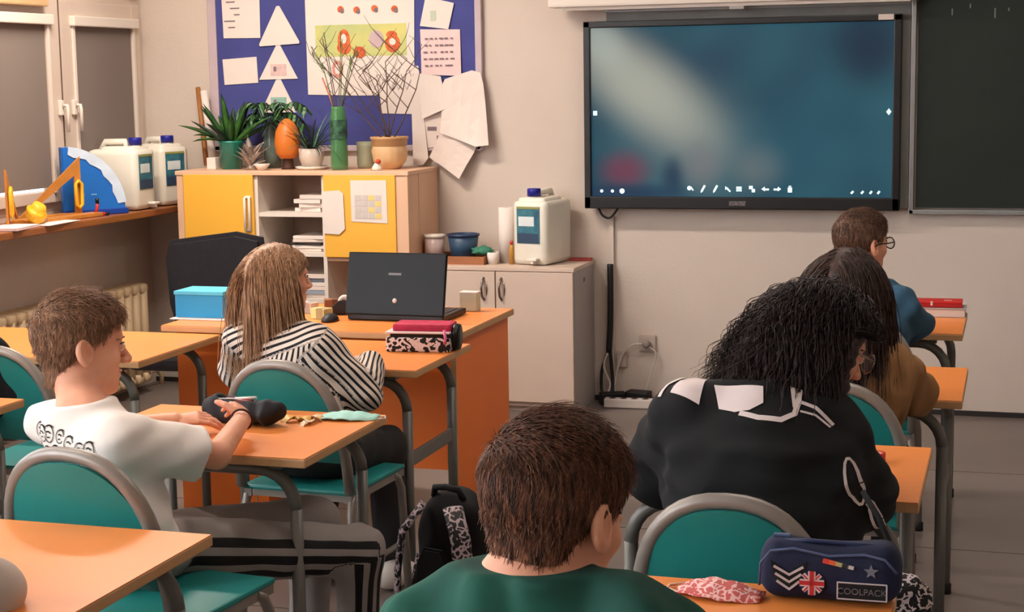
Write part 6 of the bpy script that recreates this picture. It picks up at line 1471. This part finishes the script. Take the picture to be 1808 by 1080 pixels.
# small crayon badge, star, name plate
for k, (c, x0) in enumerate((((206, 60, 48), 0.0), ((206, 96, 52), 0.011), ((170, 160, 110), 0.022), ((40, 50, 52), 0.033), ((210, 206, 206), 0.042))):
    badge('crayon_segment', mat('crayon_%d' % k, c, .6), [rotp(rect(0.0115, 0.0085 - 0.0006 * k, x0, 0.0), -0.2)], -0.0012).location = (-0.004, 0, 0.080)
star = [(0.013 * (1 if k % 2 == 0 else 0.42) * math.cos(PI / 2 + k * PI / 5) + 0.072, 0.013 * (1 if k % 2 == 0 else 0.42) * math.sin(PI / 2 + k * PI / 5) + 0.066) for k in range(10)]
badge('star_badge', mat('star_grey', (110, 118, 130), .5), [star], -0.0012)
npl = badge('name_patch', m_badge, [rect(0.084, 0.030, 0.057, 0.030)], -0.0010)
badge('patch_border', m_silv, [rect(0.084, 0.0022, 0.057, 0.0445), rect(0.084, 0.0022, 0.057, 0.0155), rect(0.0022, 0.030, 0.0155, 0.030), rect(0.0022, 0.030, 0.0985, 0.030)], -0.0018, npl)
cu = bpy.data.curves.new('patch_text', 'FONT'); cu.body = 'COOLPACK'; cu.size = 0.0155; cu.extrude = 0.0006; cu.align_x = 'CENTER'
to = bpy.data.objects.new('tmp_text', cu); COL.objects.link(to); bpy.context.view_layer.update()
tme = bpy.data.meshes.new_from_object(to.evaluated_get(bpy.context.evaluated_depsgraph_get())); bpy.data.objects.remove(to)
tme.materials.clear(); tme.materials.append(mat('thread_grey', (110, 108, 112), .6)); txt = bpy.data.objects.new('patch_lettering', tme); COL.objects.link(txt); txt.parent = npl; txt.location = (0.057, Yf - 0.002, 0.0245); txt.rotation_euler = (PI / 2, 0, 0)

# ------------------------------------------------------------------ bags
def backpack(label, loc, rz, m_body, m_pat, h=0.46, w=0.30, d=0.19):
    t = thing('backpack', label, 'backpack', loc, rz, 'school bags')
    def bf(P):
        dd = ecap(P, A_(0, 0, 0.10), A_(0, 0.02, h - d * 0.42), (w / 2, d / 2), (w * 0.33, d * 0.42), (1, 0, 0)); return smax(dd + folds(P, 0.006, 0.12, 6), 0.003 - P[:, 2], 0.01)
    v, f = sdf_mesh(bf, A_(-w * .65, -d * .8, -.02), A_(w * .65, d * .8, h + .05), 0.007); b = np_object('bag_body', v, f, m_body, t)
    for sx in (-1, 1):
        pts = [(sx * 0.05, -d * 0.40, h - 0.03), (sx * 0.10, -d * 0.60, h - 0.11), (sx * 0.115, -d * 0.63, h * 0.5), (sx * 0.12, -d * 0.62, h * 0.28), (sx * 0.13, -d * 0.55, 0.06)]
        bm = bmesh.new(); tube(bm, pts, 0.030, 8, flat=0.35); ob('shoulder_strap', bm, m_pat, t)
        bm = bmesh.new(); prism(bm, [(-.05, .04), (.05, .04), (.055, .2), (.03, .26), (-.03, .26), (-.055, .2)], 0.03, Matrix.Translation((sx * (w / 2 - 0.02), 0.02, 0)) @ Matrix.Rotation(sx * PI / 2, 4, 'Z'), bevel=.008); ob('side_pocket', bm, m_pat, t)
    bm = bmesh.new(); prism(bm, [(-.05, .10), (.05, .10), (.055, .26), (.03, .31), (-.03, .31), (-.055, .26)], 0.02, Matrix.Translation((0, -d * 0.60, 0)), bevel=.006); ob('back_pad', bm, m_body, t)
    T('top_handle', m_body, t, [(-0.05, -0.02, h - 0.02), (-0.04, -0.03, h + 0.008), (0, -0.035, h + 0.014), (0.04, -0.03, h + 0.008), (0.05, -0.02, h - 0.02)], r=0.010)
    return t
m_bag = mat('black_bag_cloth', (16, 14, 16), .85, var=.25, scale=15)
backpack('black backpack with leopard-print straps standing on the floor by the girl', (-1.535, 4.34, 0), -0.25, m_bag, m_leo)
hb = thing('hanging_bag', 'black and white patterned bag hanging beside the black hoodie', 'bag', (-0.205, 3.16, 0.36), 0.1, 'school bags')
def hbf(P): return ecap(P, A_(0, 0, 0.06), A_(0, 0, 0.26), (0.075, 0.055), (0.055, 0.04), (1, 0, 0)) + folds(P, 0.007, 0.08, 8)
v, f = sdf_mesh(hbf, A_(-.12, -.1, -.05), A_(.12, .1, .36), 0.007); np_object('bag_body', v, f, pat_mat('zebra_print', (16, 14, 16), (206, 192, 192), 60, 0.11), hb)
T('cord', m_bag, hb, [(0.0, 0, 0.29), (-0.02, 0.02, 0.36), (-0.04, 0.05, 0.40), (-0.07, 0.09, 0.44)], r=0.006)
# jacket hung over the chair at the left edge
jk = thing('black_jacket', 'black jacket hung over the chair at the left edge', 'jacket', (-3.06, 4.30, 0), 0, 'jackets')
def jf(P):
    d = ecap(P, A_(-0.12, 0.0, 0.66), A_(0.02, 0.0, 0.74), (0.06, 0.18), (0.055, 0.11), (0, 1, 0)); d = smin(d, cap(P, A_(-0.14, -0.04, 0.72), A_(-0.16, -0.06, 0.38), 0.06, 0.045), 0.04); d = smin(d, cap(P, A_(0.03, 0.02, 0.79), A_(-0.12, 0.02, 0.80), 0.055, 0.05), 0.04)
    return d + folds(P, 0.008, 0.1, 12)
v, f = sdf_mesh(jf, A_(-.35, -.2, .25), A_(.2, .2, .95), 0.008); np_object('jacket_body', v, f, m_blackcl, jk)
